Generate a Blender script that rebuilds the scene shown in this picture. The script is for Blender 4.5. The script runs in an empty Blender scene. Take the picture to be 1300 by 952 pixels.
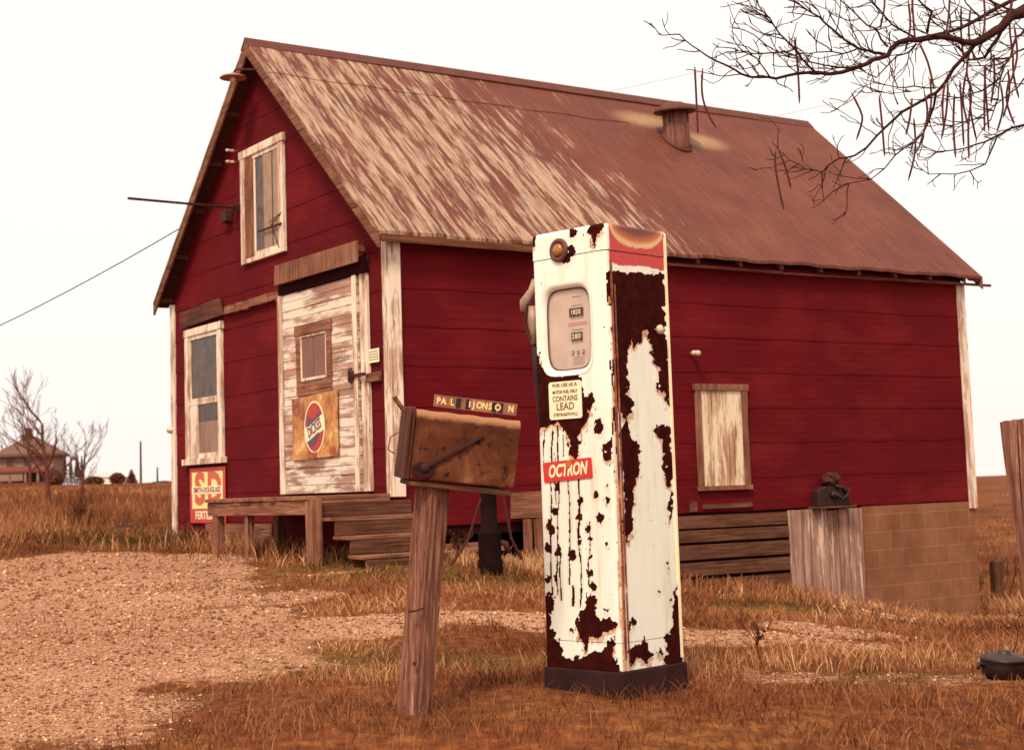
import bpy, bmesh, math, random
import numpy as np
from mathutils import Vector, Matrix
R = math.radians
rnd = random.Random(7)
rng = np.random.default_rng(11)
SC = bpy.context.scene
COL = SC.collection

# ------------------------------------------------------------------ camera
CAMZ = 1.0                                  # camera height used as the world's reference
f_, pitch, roll = 1938.5, .0967, -.0327     # focal length in photo pixels, upward pitch, slight roll
c, s = math.cos(pitch), math.sin(pitch)
FW = np.array([0, c, s]); U0 = np.array([0, -s, c]); R0 = np.array([1., 0, 0])
RT = R0*math.cos(roll)+U0*math.sin(roll); UP = -R0*math.sin(roll)+U0*math.cos(roll)
cd = bpy.data.cameras.new('camera'); cam = bpy.data.objects.new('camera', cd); COL.objects.link(cam)
cam.matrix_world = Matrix(((RT[0], UP[0], -FW[0], 0), (RT[1], UP[1], -FW[1], 0), (RT[2], UP[2], -FW[2], CAMZ), (0, 0, 0, 1)))
cd.sensor_fit = 'HORIZONTAL'; cd.sensor_width = 36; cd.lens = f_/1300*36
cd.shift_y = -45/1300
cd.clip_start = .05; cd.clip_end = 3000
cd.dof.use_dof = True; cd.dof.focus_distance = 7.5; cd.dof.aperture_fstop = 5.6
SC.camera = cam

# ------------------------------------------------------------------ light
SUN_AZ, SUN_EL = R(197), R(52)       # azimuth clockwise from +Y: the sun is behind the camera, to its left
w = bpy.data.worlds.new('World'); SC.world = w; w.use_nodes = True
nt = w.node_tree; nt.nodes.clear()
sky = nt.nodes.new('ShaderNodeTexSky'); sky.sky_type = 'NISHITA'; sky.sun_disc = False
sky.sun_elevation = SUN_EL; sky.sun_rotation = SUN_AZ; sky.dust_density = 6; sky.air_density = 1.5
hs = nt.nodes.new('ShaderNodeHueSaturation'); hs.inputs['Saturation'].default_value = .12
mx = nt.nodes.new('ShaderNodeMixRGB'); mx.inputs[0].default_value = .8
mx.inputs[2].default_value = (10.6, 9.6, 8.9, 1)
bg = nt.nodes.new('ShaderNodeBackground'); bg.inputs[1].default_value = .1
out = nt.nodes.new('ShaderNodeOutputWorld')
nt.links.new(sky.outputs[0], hs.inputs['Color']); nt.links.new(hs.outputs[0], mx.inputs[1])
nt.links.new(mx.outputs[0], bg.inputs[0]); nt.links.new(bg.outputs[0], out.inputs[0])
sd = bpy.data.lights.new('sun', 'SUN'); sd.energy = 2.7; sd.angle = R(12); sd.color = (1, .91, .74)
sun = bpy.data.objects.new('sun', sd); COL.objects.link(sun)
sdir = Vector((math.sin(SUN_AZ)*math.cos(SUN_EL), math.cos(SUN_AZ)*math.cos(SUN_EL), math.sin(SUN_EL)))
sun.rotation_euler = sdir.to_track_quat('Z', 'Y').to_euler(); sun.location = (-20, -20, 25)
SC.view_settings.view_transform = 'Standard'; SC.view_settings.look = 'None'
SC.view_settings.exposure = .32; SC.view_settings.gamma = 1
SC.render.engine = 'CYCLES'
SC.cycles.max_bounces = 5; SC.cycles.diffuse_bounces = 3; SC.cycles.glossy_bounces = 2

# ------------------------------------------------------------------ geometry helpers
def proj(P):
    P = np.asarray(P, float)-np.array([0, 0, CAMZ]); d = P@FW
    return 650+P@RT/d*f_, 431-P@UP/d*f_
def ray(x, y): return FW+RT*(x-650)/f_+UP*(431-y)/f_
def at(x, y, Y):                      # photo pixel + distance ahead of the camera -> world point
    r = ray(x, y); p = r*(Y/r[1]); return Vector((p[0], p[1], p[2]+CAMZ))

YAW = .5967
LC, WD, LN, RS, HW = np.array([-1.136, 14.2416, CAMZ-.0289]), 5.4032, 8.1231, 2.4387, 2.5
bu = np.array([math.cos(YAW), math.sin(YAW), 0]); bv = np.array([-math.sin(YAW), math.cos(YAW), 0])
SL = RS/(WD/2)
CAMP = np.array([0, 0, CAMZ])
def loc(P): P = np.asarray(P)-LC; return np.array([P@bu, P@bv, P[2]])
def wld(l): return LC+bu*l[0]+bv*l[1]+np.array([0, 0, 1.])*l[2]
def roofpt(px, py):
    r = ray(px, py); n = np.array([0, 0, 1.])-SL*bv
    d = (LC+np.array([0, 0, HW+.08])-CAMP)@n
    return loc(CAMP+r*(d/(r@n)))

# terrain: heights relative to the camera, along rays of constant x/y
TU = [-.33, -.22, -.08, .03, .14, .30]
TD = [
 [(0, -.88), (8, -.86), (12, -.68), (16.5, -.5), (22, -.36), (45, .12), (100, .95), (235, 2.25), (330, 2.2), (900, -14)],
 [(0, -.88), (8, -.86), (12, -.72), (16, -.58), (18.7, -.53), (23, -.40), (45, .10), (100, .85), (235, 2.2), (330, 2.0), (900, -14)],
 [(0, -.88), (8, -.87), (12, -.70), (14.2, -.60), (20, -.50), (30, -.40), (45, -.1), (100, .5), (235, 1.7), (330, 1.5), (900, -14)],
 [(0, -.88), (8, -.87), (12, -.78), (15.4, -.72), (20, -.95), (45, -.8), (100, 0), (235, .8), (330, .5), (900, -14)],
 [(0, -.88), (8, -.88), (12, -.94), (16.6, -1.20), (22, -1.6), (45, -1.8), (100, -1.0), (200, -.5), (300, -.6), (900, -16)],
 [(0, -.88), (7, -.9), (12, -1.19), (18.8, -1.74), (24, -1.95), (45, -1.95), (60, -1.7), (110, -1.05), (190, -.50), (260, -.55), (900, -18)]]
_tl = [(np.log(np.array([d+3 for d, z in col])), np.array([z for d, z in col])) for col in TD]
def vnoise(x, y, seed=0):
    xi = np.floor(x).astype(np.int64); yi = np.floor(y).astype(np.int64)
    fx = x-xi; fy = y-yi; fx = fx*fx*(3-2*fx); fy = fy*fy*(3-2*fy)
    def h(a, b):
        n = (a*374761393+b*668265263+seed*1442695041) & 0x7fffffff
        n = ((n ^ (n >> 13))*1274126177) & 0x7fffffff
        n = (n ^ (n >> 16)) & 0xffff
        return n/65535.
    return (h(xi, yi)*(1-fx)+h(xi+1, yi)*fx)*(1-fy)+(h(xi, yi+1)*(1-fx)+h(xi+1, yi+1)*fx)*fy
def fbm(x, y, o=4, seed=0):
    t = 0; a = .5; n = 0
    for i in range(o):
        t = t+a*vnoise(x*2**i+17.3*i, y*2**i-9.1*i, seed+i); n += a; a *= .5
    return t/n
def ground(x, y):
    x = np.asarray(x, float); y = np.asarray(y, float)
    d = np.maximum(y, 0); u = np.clip(x/np.maximum(y, 5.), TU[0], TU[-1]); ld = np.log(d+3)
    zs = [np.interp(ld, a, b) for a, b in _tl]
    z = np.zeros_like(d)
    for i in range(len(TU)-1):
        m = (u >= TU[i]) & (u <= TU[i+1]); t = (u-TU[i])/(TU[i+1]-TU[i]); t = t*t*(3-2*t)
        z = np.where(m, zs[i]*(1-t)+zs[i+1]*t, z)
    bump = (fbm(x*.7, y*.7, 3, 3)-.5)*.09+(fbm(x*3, y*3, 2, 5)-.5)*.02
    far = np.clip((d-25)/60, 0, 1)*(fbm(x*.03, y*.03, 2, 8)-.5)*.5
    return z+CAMZ+bump+far
def gz(x, y): return float(ground(np.array([x]), np.array([y]))[0])
def gpx(px, py):                     # where the sight line through a photo pixel meets the ground
    r = ray(px, py); lo, hi = 2., 400.
    Y = 3.
    while Y < 300:
        p = CAMP+r*(Y/r[1])
        if p[2] <= gz(p[0], p[1]): break
        Y *= 1.01
    return CAMP+r*(Y/r[1])

# ------------------------------------------------------------------ object helpers
def tag(o, label=None, cat=None, group=None, kind=None):
    if label: o['label'] = label
    if cat: o['category'] = cat
    if group: o['group'] = group
    if kind: o['kind'] = kind
    return o
def empty(name, loc_=(0, 0, 0), rz=0, label=None, cat=None, group=None):
    o = bpy.data.objects.new(name, None); COL.objects.link(o); o.location = loc_; o.rotation_euler = (0, 0, rz)
    o.empty_display_size = .2
    return tag(o, label, cat, group)
class MB:
    def __init__(s): s.v = []; s.f = []; s.c = []
    def add(s, v, f):
        n = len(s.v); s.c.append((n, len(s.f))); s.v += [tuple(p) for p in v]; s.f += [tuple(i+n for i in q) for q in f]; return s
    def box(s, x0, x1, y0, y1, z0, z1, M=None, j=0):
        v = [Vector((x, y, z)) for z in (z0, z1) for y in (y0, y1) for x in (x0, x1)]
        if j: v = [p+Vector((rnd.uniform(-j, j), rnd.uniform(-j, j), rnd.uniform(-j, j))) for p in v]
        if M: v = [M@p for p in v]
        return s.add(v, [(0, 2, 3, 1), (4, 5, 7, 6), (0, 1, 5, 4), (2, 6, 7, 3), (0, 4, 6, 2), (1, 3, 7, 5)])
    def bar(s, a, b, w, h, up=(0, 0, 1), j=0):     # squared bar between two points
        a = Vector(a); b = Vector(b); d = (b-a); L = d.length; d.normalize()
        up = Vector(up); r = d.cross(up)
        if r.length < 1e-4: r = d.cross(Vector((1, 0, 0)))
        r.normalize(); q = r.cross(d)
        M = Matrix(((r.x, d.x, q.x, a.x), (r.y, d.y, q.y, a.y), (r.z, d.z, q.z, a.z), (0, 0, 0, 1)))
        return s.box(-w/2, w/2, 0, L, -h/2, h/2, M, j)
    def tube(s, pts, rad, n=8, cap=True):
        pts = [Vector(p) for p in pts]
        if not hasattr(rad, '__len__'): rad = [rad]*len(pts)
        base = len(s.v); prev = None
        for i, p in enumerate(pts):
            d = (pts[min(i+1, len(pts)-1)]-pts[max(i-1, 0)])
            if d.length < 1e-9: d = Vector((0, 0, 1))
            d.normalize()
            if prev is None:
                r = d.orthogonal().normalized()
            else:
                r = (prev-d*prev.dot(d));
                r = r.normalized() if r.length > 1e-6 else d.orthogonal().normalized()
            prev = r; q = d.cross(r)
            for k in range(n):
                a = 2*math.pi*k/n; s.v.append(tuple(p+(r*math.cos(a)+q*math.sin(a))*rad[i]))
        for i in range(len(pts)-1):
            for k in range(n):
                a = base+i*n+k; b = base+i*n+(k+1) % n
                s.f.append((a, b, b+n, a+n))
        if cap:
            s.f.append(tuple(base+k for k in reversed(range(n)))); s.f.append(tuple(base+(len(pts)-1)*n+k for k in range(n)))
        return s
    def lathe(s, prof, n=20, M=None):              # (radius, z) profile
        base = len(s.v)
        for r, z in prof:
            for k in range(n):
                a = 2*math.pi*k/n; p = Vector((r*math.cos(a), r*math.sin(a), z)); s.v.append(tuple(M@p if M else p))
        for i in range(len(prof)-1):
            for k in range(n):
                a = base+i*n+k; b = base+i*n+(k+1) % n; s.f.append((a, b, b+n, a+n))
        s.f.append(tuple(base+k for k in reversed(range(n)))); s.f.append(tuple(base+(len(prof)-1)*n+k for k in range(n)))
        return s
    def prism(s, poly, d0, d1, ax='x', M=None):    # polygon (p,q) extruded along an axis
        def P(p, q, d): return {'x': Vector((d, p, q)), 'y': Vector((p, d, q)), 'z': Vector((p, q, d))}[ax]
        n = len(poly); v = [P(p, q, d0) for p, q in poly]+[P(p, q, d1) for p, q in poly]
        if M: v = [M@x for x in v]
        return s.add(v, [tuple(range(n)), tuple(range(2*n-1, n-1, -1))]+[(i, i+n, (i+1) % n+n, (i+1) % n) for i in range(n)])
    def build(s, name, mat, parent=None, bevel=0, smooth=False, fix=True):
        me = bpy.data.meshes.new(name); me.from_pydata(s.v, [], s.f)
        if fix:
            bm = bmesh.new(); bm.from_mesh(me); bmesh.ops.recalc_face_normals(bm, faces=bm.faces); bm.to_mesh(me); bm.free()
        me.materials.append(mat); o = bpy.data.objects.new(name, me); COL.objects.link(o)
        if smooth: me.polygons.foreach_set('use_smooth', [True]*len(me.polygons))
        if bevel:
            m = o.modifiers.new('bevel', 'BEVEL'); m.width = bevel; m.segments = 2; m.limit_method = 'ANGLE'; m.angle_limit = R(40)
        if parent: o.parent = parent
        return o
    
def each(mb, name, mat, parent=None, **k):       # one object for every separate piece that was added
    o = None; cs = mb.c+[(len(mb.v), len(mb.f))]
    for (v0, f0), (v1, f1) in zip(cs[:-1], cs[1:]):
        q = MB(); q.v = mb.v[v0:v1]; q.f = [tuple(i-v0 for i in f) for f in mb.f[f0:f1]]; o = q.build(name, mat, parent or B, **k)
    return o
def npmesh(name, V, F, mat, attrs=None, smooth=False, parent=None):
    me = bpy.data.meshes.new(name); V = np.asarray(V, np.float32); F = np.asarray(F, np.int32); k = F.shape[1]
    me.vertices.add(len(V)); me.vertices.foreach_set('co', V.ravel())
    me.loops.add(F.size); me.loops.foreach_set('vertex_index', F.ravel())
    me.polygons.add(len(F)); me.polygons.foreach_set('loop_start', np.arange(0, F.size, k, dtype=np.int32))
    me.polygons.foreach_set('loop_total', np.full(len(F), k, np.int32))
    me.update(calc_edges=True)
    if smooth: me.polygons.foreach_set('use_smooth', np.ones(len(F), bool))
    for n, a in (attrs or {}).items():
        at_ = me.attributes.new(n, 'FLOAT', 'POINT'); at_.data.foreach_set('value', np.asarray(a, np.float32))
    me.materials.append(mat); o = bpy.data.objects.new(name, me); COL.objects.link(o)
    if parent: o.parent = parent
    return o
def text(name, body, size, mat, parent, M, ext=.0012, bold=0, sx=1, shear=0, align='CENTER', spacing=1.0):
    cu = bpy.data.curves.new(name, 'FONT'); cu.body = body; cu.size = size; cu.extrude = ext; cu.offset = bold
    cu.align_x = align; cu.align_y = 'CENTER'; cu.shear = shear; cu.space_character = spacing; cu.resolution_u = 3
    t = bpy.data.objects.new('tmp', cu); COL.objects.link(t)
    bpy.context.view_layer.update()
    me = bpy.data.meshes.new_from_object(t.evaluated_get(bpy.context.evaluated_depsgraph_get()))
    bpy.data.objects.remove(t); bpy.data.curves.remove(cu)
    me.transform(M@Matrix.Diagonal((sx, 1, 1, 1))); me.name = name; me.materials.clear(); me.materials.append(mat)
    o = bpy.data.objects.new(name, me); COL.objects.link(o); o.parent = parent
    return o
def basis(o, X, Y):                   # matrix whose x,y axes run along X,Y (text plane)
    X = Vector(X).normalized(); Y = Vector(Y).normalized(); Z = X.cross(Y).normalized(); o = Vector(o)
    return Matrix(((X.x, Y.x, Z.x, o.x), (X.y, Y.y, Z.y, o.y), (X.z, Y.z, Z.z, o.z), (0, 0, 0, 1)))

# ------------------------------------------------------------------ materials
def s2l(c_):
    return tuple(((x/255)/12.92 if x/255 <= .04045 else ((x/255+.055)/1.055)**2.4) for x in c_)+(1,)
class NT:
    def __init__(s, name, rough=.8, spec=.25):
        s.m = bpy.data.materials.new(name); s.m.use_nodes = True; s.t = s.m.node_tree
        s.b = s.t.nodes['Principled BSDF']; s.b.inputs['Roughness'].default_value = rough
        s.b.inputs['Specular IOR Level'].default_value = spec
    def n(s, typ, **kw):
        x = s.t.nodes.new(typ)
        for k, v in kw.items(): setattr(x, k, v)
        return x
    def l(s, a, b): s.t.links.new(a, b)
    def coord(s, scale=(1, 1, 1), rot=(0, 0, 0)):
        tc = s.n('ShaderNodeTexCoord'); mp = s.n('ShaderNodeMapping'); mp.inputs['Scale'].default_value = scale
        mp.inputs['Rotation'].default_value = rot
        s.l(tc.outputs['Object'], mp.inputs[0]); return mp.outputs[0]
    def noise(s, co, scale=5, detail=5, rough=.55, dist=0):
        x = s.n('ShaderNodeTexNoise'); x.inputs['Scale'].default_value = scale; x.inputs['Detail'].default_value = detail
        x.inputs['Roughness'].default_value = rough; x.inputs['Distortion'].default_value = dist
        s.l(co, x.inputs['Vector']); return x.outputs[0]
    def ramp(s, fac, stops):
        x = s.n('ShaderNodeValToRGB'); e = x.color_ramp.elements
        while len(e) < len(stops): e.new(.5)
        for el, (p, c_) in zip(e, stops): el.position = p; el.color = c_ if len(c_) == 4 else tuple(c_)+(1,)
        s.l(fac, x.inputs[0]); return x.outputs[0]
    def mix(s, fac, a, b, mode='MIX'):
        x = s.n('ShaderNodeMixRGB', blend_type=mode)
        for i, v in ((0, fac), (1, a), (2, b)):
            if hasattr(v, 'is_linked'): s.l(v, x.inputs[i])
            else: x.inputs[i].default_value = v
        return x.outputs[0]
    def math(s, op, a, b=0, clamp=False):
        x = s.n('ShaderNodeMath', operation=op, use_clamp=clamp)
        for i, v in ((0, a), (1, b)):
            if hasattr(v, 'is_linked'): s.l(v, x.inputs[i])
            else: x.inputs[i].default_value = v
        return x.outputs[0]
    def attr(s, name): x = s.n('ShaderNodeAttribute'); x.attribute_name = name; return x.outputs['Fac']
    def color(s, c_):
        if hasattr(c_, 'is_linked'): s.l(c_, s.b.inputs['Base Color'])
        else: s.b.inputs['Base Color'].default_value = c_
    def bump(s, h, strength=.3, dist=.01):
        x = s.n('ShaderNodeBump'); x.inputs['Strength'].default_value = strength; x.inputs['Distance'].default_value = dist
        s.l(h, x.inputs['Height']); s.l(x.outputs[0], s.b.inputs['Normal'])
W4 = (1, 1, 1, 1)
def mat_flat(name, col, rough=.7, spec=.3, var=.15, scale=20, metal=0):
    m = NT(name, rough, spec); co = m.coord(); n = m.noise(co, scale, 5)
    a = tuple(x*(1-var) for x in col[:3])+(1,); b = tuple(min(1, x*(1+var)) for x in col[:3])+(1,)
    m.color(m.ramp(n, [(.3, a), (.7, b)])); m.b.inputs['Metallic'].default_value = metal; m.bump(n, .15, .003); return m.m
def mat_wood(name, lo, mid, hi, axis=0, fine=60, pale=None, pale_amt=.0, redc=None):
    """weathered board: grain runs along one local axis"""
    m = NT(name, .88, .15)
    sc = [fine]*3; sc[axis] = fine*.035
    co = m.coord(tuple(sc)); g = m.noise(co, 1, 6, .65, .4)
    co2 = m.coord(); b = m.noise(co2, 1.7, 4, .6)
    k = m.math('ADD', m.math('MULTIPLY', g, .75), m.math('MULTIPLY', b, .35))
    col = m.ramp(k, [(.36, lo), (.52, mid), (.72, hi)])
    sc3 = [fine*1.6]*3; sc3[axis] = fine*.02; crk = m.noise(m.coord(tuple(sc3)), 1, 2, .5)
    col = m.mix(m.ramp(crk, [(.29, W4), (.36, (0, 0, 0, 1))]), col, tuple(x*.25 for x in lo[:3])+(1,))
    if pale:
        sp = [6.]*3; sp[axis] = 1.2
        p = m.noise(m.coord(tuple(sp)), 1, 6, .7)
        p2 = m.math('ADD', m.math('MULTIPLY', p, .7), m.math('MULTIPLY', g, .3))
        col = m.mix(m.ramp(p2, [(.52-pale_amt, (0, 0, 0, 1)), (.58-pale_amt, W4)]), col, pale)
    m.color(col); m.bump(g, .5, .004); return m.m
WOOD_GREY = (s2l((72, 36, 26)), s2l((124, 76, 56)), s2l((168, 120, 94)))
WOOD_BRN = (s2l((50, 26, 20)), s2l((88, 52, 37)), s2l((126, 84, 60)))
M = {}
for ax, nm in ((0, 'x'), (1, 'y'), (2, 'z')):
    M['wood_'+nm] = mat_wood('weathered_wood_'+nm, *WOOD_GREY, axis=ax)
    M['brown_'+nm] = mat_wood('brown_wood_'+nm, *WOOD_BRN, axis=ax)
    M['trim_'+nm] = mat_wood('peeling_white_trim_'+nm, s2l((126, 84, 68)), s2l((178, 138, 116)), s2l((208, 176, 152)), axis=ax, pale=s2l((232, 208, 184)), pale_amt=.06)
M['hatch'] = mat_wood('bleached_hatch_wood', s2l((96, 60, 50)), s2l((148, 108, 92)), s2l((190, 150, 130)), axis=2, fine=45, pale=s2l((214, 178, 154)), pale_amt=-.03)
M['boardup'] = mat_wood('peeling_board', s2l((132, 86, 62)), s2l((180, 138, 108)), s2l((212, 180, 148)), axis=2, fine=28, pale=s2l((228, 204, 170)), pale_amt=.06)
M['door'] = mat_wood('peeling_door_paint', s2l((132, 92, 78)), s2l((168, 128, 110)), s2l((198, 162, 142)), axis=1, fine=16, pale=s2l((226, 206, 186)), pale_amt=.04)
M['post'] = mat_wood('grey_post_wood', s2l((70, 36, 27)), s2l((118, 72, 56)), s2l((162, 116, 96)), axis=2, fine=70, pale=s2l((190, 152, 130)), pale_amt=-.06)
M['dark'] = mat_flat('dark_shade', s2l((42, 14, 14)), .95, .05)  # near-black tone that paints shade into gaps, backings and the crawlspace
M['iron'] = mat_flat('rusty_iron', s2l((66, 26, 20)), .8, .3, .35, 40)
M['black_iron'] = mat_flat('blackened_iron', s2l((36, 17, 16)), .6, .4, .3, 40)
M['porcelain'] = mat_flat('dirty_porcelain', s2l((205, 180, 150)), .35, .5, .2, 30)

def mat_siding(name):
    m = NT(name, .92, .12); co = m.coord()
    n1 = m.noise(co, .9, 5, .6); n2 = m.noise(m.coord((3, 3, 60)), 1, 4, .6); n3 = m.noise(co, 45, 4, .7)
    k = m.math('ADD', m.math('MULTIPLY', n1, .5), m.math('ADD', m.math('MULTIPLY', n2, .3), m.math('MULTIPLY', n3, .25)))
    col = m.ramp(k, [(.36, (.080, .0022, .0046, 1)), (.64, (.135, .0040, .0072, 1))])
    # shallow pressed shingle rows and dusty scuffs
    wv = m.n('ShaderNodeTexWave', wave_type='BANDS', bands_direction='Z'); wv.inputs['Scale'].default_value = 4.2
    wv.inputs['Distortion'].default_value = 1.2; wv.inputs['Detail'].default_value = 3
    m.l(co, wv.inputs['Vector'])
    col = m.mix(m.ramp(wv.outputs[0], [(.0, (.14, .14, .14, 1)), (.08, (0, 0, 0, 1))]), col, (.05, .0015, .004, 1))
    sc = m.noise(m.coord((14, 14, 2.2)), 1, 5, .75)
    col = m.mix(m.math('MULTIPLY', m.ramp(sc, [(.70, (0, 0, 0, 1)), (.80, W4)]), .5), col, s2l((170, 70, 55)))
    fd = m.noise(m.coord((.7, .7, 1.6)), 1, 6, .65); col = m.mix(m.math('MULTIPLY', m.ramp(fd, [(.5, (0, 0, 0, 1)), (.68, W4)]), .30), col, s2l((140, 40, 34)))
    m.color(col); m.bump(m.math('ADD', n3, m.math('MULTIPLY', wv.outputs[0], .8)), .25, .006); return m.m
M['siding'] = mat_siding('red_asphalt_siding')

def mat_roof():
    m = NT('rusted_roof_metal', .7, .3); co = m.coord()
    sx = m.n('ShaderNodeSeparateXYZ'); m.l(co, sx.inputs[0]); X, Y, Z = sx.outputs
    base = m.noise(co, 1.3, 5, .6); fine = m.noise(m.coord((40, 2.5, 2.5)), 1, 5, .6)
    rust = m.ramp(m.math('ADD', m.math('MULTIPLY', base, .4), m.math('MULTIPLY', fine, .6)),
                  [(.3, s2l((76, 32, 20))), (.48, s2l((98, 45, 30))), (.7, s2l((124, 66, 46)))])
    st = m.noise(m.coord((9.5, .75, .8)), 1, 8, .70, .25); st2 = m.noise(m.coord((26, 2.6, 2.6)), 1, 4, .7)
    k = m.math('ADD', m.math('MULTIPLY', st, .68), m.math('MULTIPLY', st2, .34))
    # bare zinc survives over the front part of the roof: boundary runs from x~3.3 at the ridge to ~5.8 at the eave
    edge = m.math('SUBTRACT', m.math('ADD', 2.3, m.math('MULTIPLY', m.math('SUBTRACT', 2.7, Y), .38)), X)
    edge = m.math('ADD', edge, m.math('MULTIPLY', m.math('SUBTRACT', base, .5), 1.8))
    thr = m.math('MAXIMUM', m.math('MINIMUM', m.math('MULTIPLY', edge, .09), .036), -.4)
    k2 = m.math('ADD', k, thr)
    mask = m.ramp(k2, [(.515, (0, 0, 0, 1)), (.56, (.72, .72, .72, 1)), (.66, W4)])
    zinc = m.ramp(st2, [(.3, s2l((138, 104, 82))), (.7, s2l((184, 152, 124)))])
    col = m.mix(mask, rust, zinc)
    # zinc run-off bleached streaks beside the vent
    def blob(cx, cy, rx, ry):
        a = m.math('DIVIDE', m.math('SUBTRACT', X, cx), rx); b = m.math('DIVIDE', m.math('SUBTRACT', Y, cy), ry)
        d = m.math('ADD', m.math('MULTIPLY', a, a), m.math('MULTIPLY', b, b)); q_ = m.math('SUBTRACT', 1, m.math('ADD', d, m.math('MULTIPLY', m.math('SUBTRACT', fine, .5), 1.6)), True); return m.math('POWER', q_, 1.5)
    for bl in (vblobs):
        col = m.mix(m.math('MULTIPLY', blob(*bl), m.ramp(fine, [(.3, (.15,)*3), (.65, (.80,)*3)])), col, s2l((190, 155, 110)))
    m.color(col)
    wv = m.n('ShaderNodeTexWave', wave_type='BANDS', bands_direction='X'); wv.inputs['Scale'].default_value = 2.6
    m.l(co, wv.inputs['Vector'])
    m.bump(m.math('ADD', wv.outputs[0], m.math('MULTIPLY', fine, .15)), .18, .012)
    m.b.inputs['Metallic'].default_value = .0
    return m.m
_a = roofpt(815, 150); _b = roofpt(892, 178)
vblobs = [(_a[0]+.05, _a[1], .62, .20), (_b[0], _b[1], .50, .20)]
M['roof'] = mat_roof()

def mat_block():
    m = NT('concrete_block', .95, .1); co = m.coord()
    tc = m.n('ShaderNodeTexCoord'); sx = m.n('ShaderNodeSeparateXYZ'); m.l(tc.outputs['Object'], sx.inputs[0])
    cb = m.n('ShaderNodeCombineXYZ'); m.l(m.math('ADD', sx.outputs[0], sx.outputs[1]), cb.inputs[0]); m.l(sx.outputs[2], cb.inputs[1])
    b = m.n('ShaderNodeTexBrick'); m.l(cb.outputs[0], b.inputs['Vector'])
    for k, v in (('Scale', 1), ('Brick Width', .40), ('Row Height', .205), ('Mortar Size', .008), ('Mortar Smooth', .4), ('Bias', 0)): b.inputs[k].default_value = v
    b.inputs['Color1'].default_value = s2l((142, 94, 66)); b.inputs['Color2'].default_value = s2l((128, 80, 56)); b.inputs['Mortar'].default_value = s2l((168, 120, 90))
    n = m.noise(co, 2, 6, .65)
    col = m.mix(.55, b.outputs[0], m.ramp(n, [(.3, s2l((108, 64, 44))), (.7, s2l((160, 110, 80)))]))
    stn = m.noise(m.coord((1.6, 1.6, .7)), 1, 6, .7); col = m.mix(m.math('MULTIPLY', m.ramp(stn, [(.46, (0, 0, 0, 1)), (.62, W4)]), .38), col, s2l((100, 60, 42)))
    m.color(col); m.bump(m.math('ADD', m.math('MULTIPLY', b.outputs['Fac'], -1), m.math('MULTIPLY', m.noise(co, 60, 3), .4)), .4, .006); return m.m
M['block'] = mat_block()

def mat_glass(name, c1, c2, scale=3, rough=.12, rot=0):
    m = NT(name, rough, .5); n = m.noise(m.coord((1, 1, .6)), scale, 6, .65, 1.2)
    m.color(m.ramp(n, [(.35, c1), (.65, c2)])); return m.m
M['glass_dark'] = mat_glass('painted_reflection_glass', s2l((34, 18, 13)), s2l((96, 64, 48)), 9, .35)  # mottled tones paint reflections into the dark pane colour
M['cardboard'] = mat_glass('cardboard_behind_glass', s2l((112, 72, 46)), s2l((150, 104, 70)), 3, .3)
M['curtain'] = mat_flat('faded_curtain', s2l((160, 128, 106)), .8, .2, .12, 8)

# ------------------------------------------------------------------ ground
GRAV = []     # (x, y, rx, ry, weight) patches of gravel in world metres
def gp(px, py, rx, ry, wt=1.0, rot=0):
    p = gpx(px, py); GRAV.append((p[0], p[1], rx, ry, wt, rot))
for a in [(0, 835, 1.6, 1.7), (0, 762, 1.9, 2.1), (90, 722, 1.5, 2.3), (200, 735, .85, 1.4, .85), (190, 800, .85, 1.2, .9), (330, 762, .55, .7, .55), (300, 845, .6, .6, .6), (430, 800, .5, .4, .62), (485, 792, .4, .3, .62), (250, 712, .6, 1.0, .6), (410, 728, .5, .25, .35),
          (620, 785, .42, .32, .85), (900, 812, .62, .62, .95), (1000, 810, .75, .55, 1), (1100, 806, .75, .55, .95), (1210, 795, .85, .7, .85), (1300, 772, 1.0, .9, .7), (760, 790, .6, .5, .85), (960, 858, .5, .35, .5), (1200, 862, .5, .35, .5)]: gp(*a)
GRAV += [(-3.0, 6.6, 1.5, 1.6, .95, 0), (-2.5, 3.2, 2.0, 3.0, .8, 0), (-6, 8, 2.6, 5, .9, 0)]
def gravel_amt(x, y):
    t = np.zeros_like(x)
    for gx, gy, rx, ry, wt, _ in GRAV:
        d = ((x-gx)/rx)**2+((y-gy)/ry)**2; t = np.maximum(t, wt*np.clip(1.35-d, 0, 1))
    n = fbm(x*1.1, y*.8, 4, 21)
    return np.clip(t*1.15+(n-.5)*1.5-.12, 0, 1)*(t > .02)
GREEN = []
for a in [(150, 690, 1.6, .8), (560, 730, 1.1, .7), (640, 742, 1.0, .55), (450, 722, .9, .5), (620, 845, .6, .5), (400, 850, .6, .5), (900, 745, 1.1, .6), (1000, 770, 1.0, .45), (1250, 735, 1.6, .9), (500, 700, .8, .4), (330, 845, .5, .35), (1130, 862, .5, .3)]:
    p = gpx(a[0], a[1]); GREEN.append((p[0], p[1], a[2], a[3]))
def green_amt(x, y):
    t = np.zeros_like(x)
    for gx, gy, rx, ry in GREEN: t = np.maximum(t, np.clip(1.2-((x-gx)/rx)**2-((y-gy)/ry)**2, 0, 1))
    return np.clip(t*(.35+fbm(x*2, y*2, 3, 40)), 0, 1)

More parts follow.
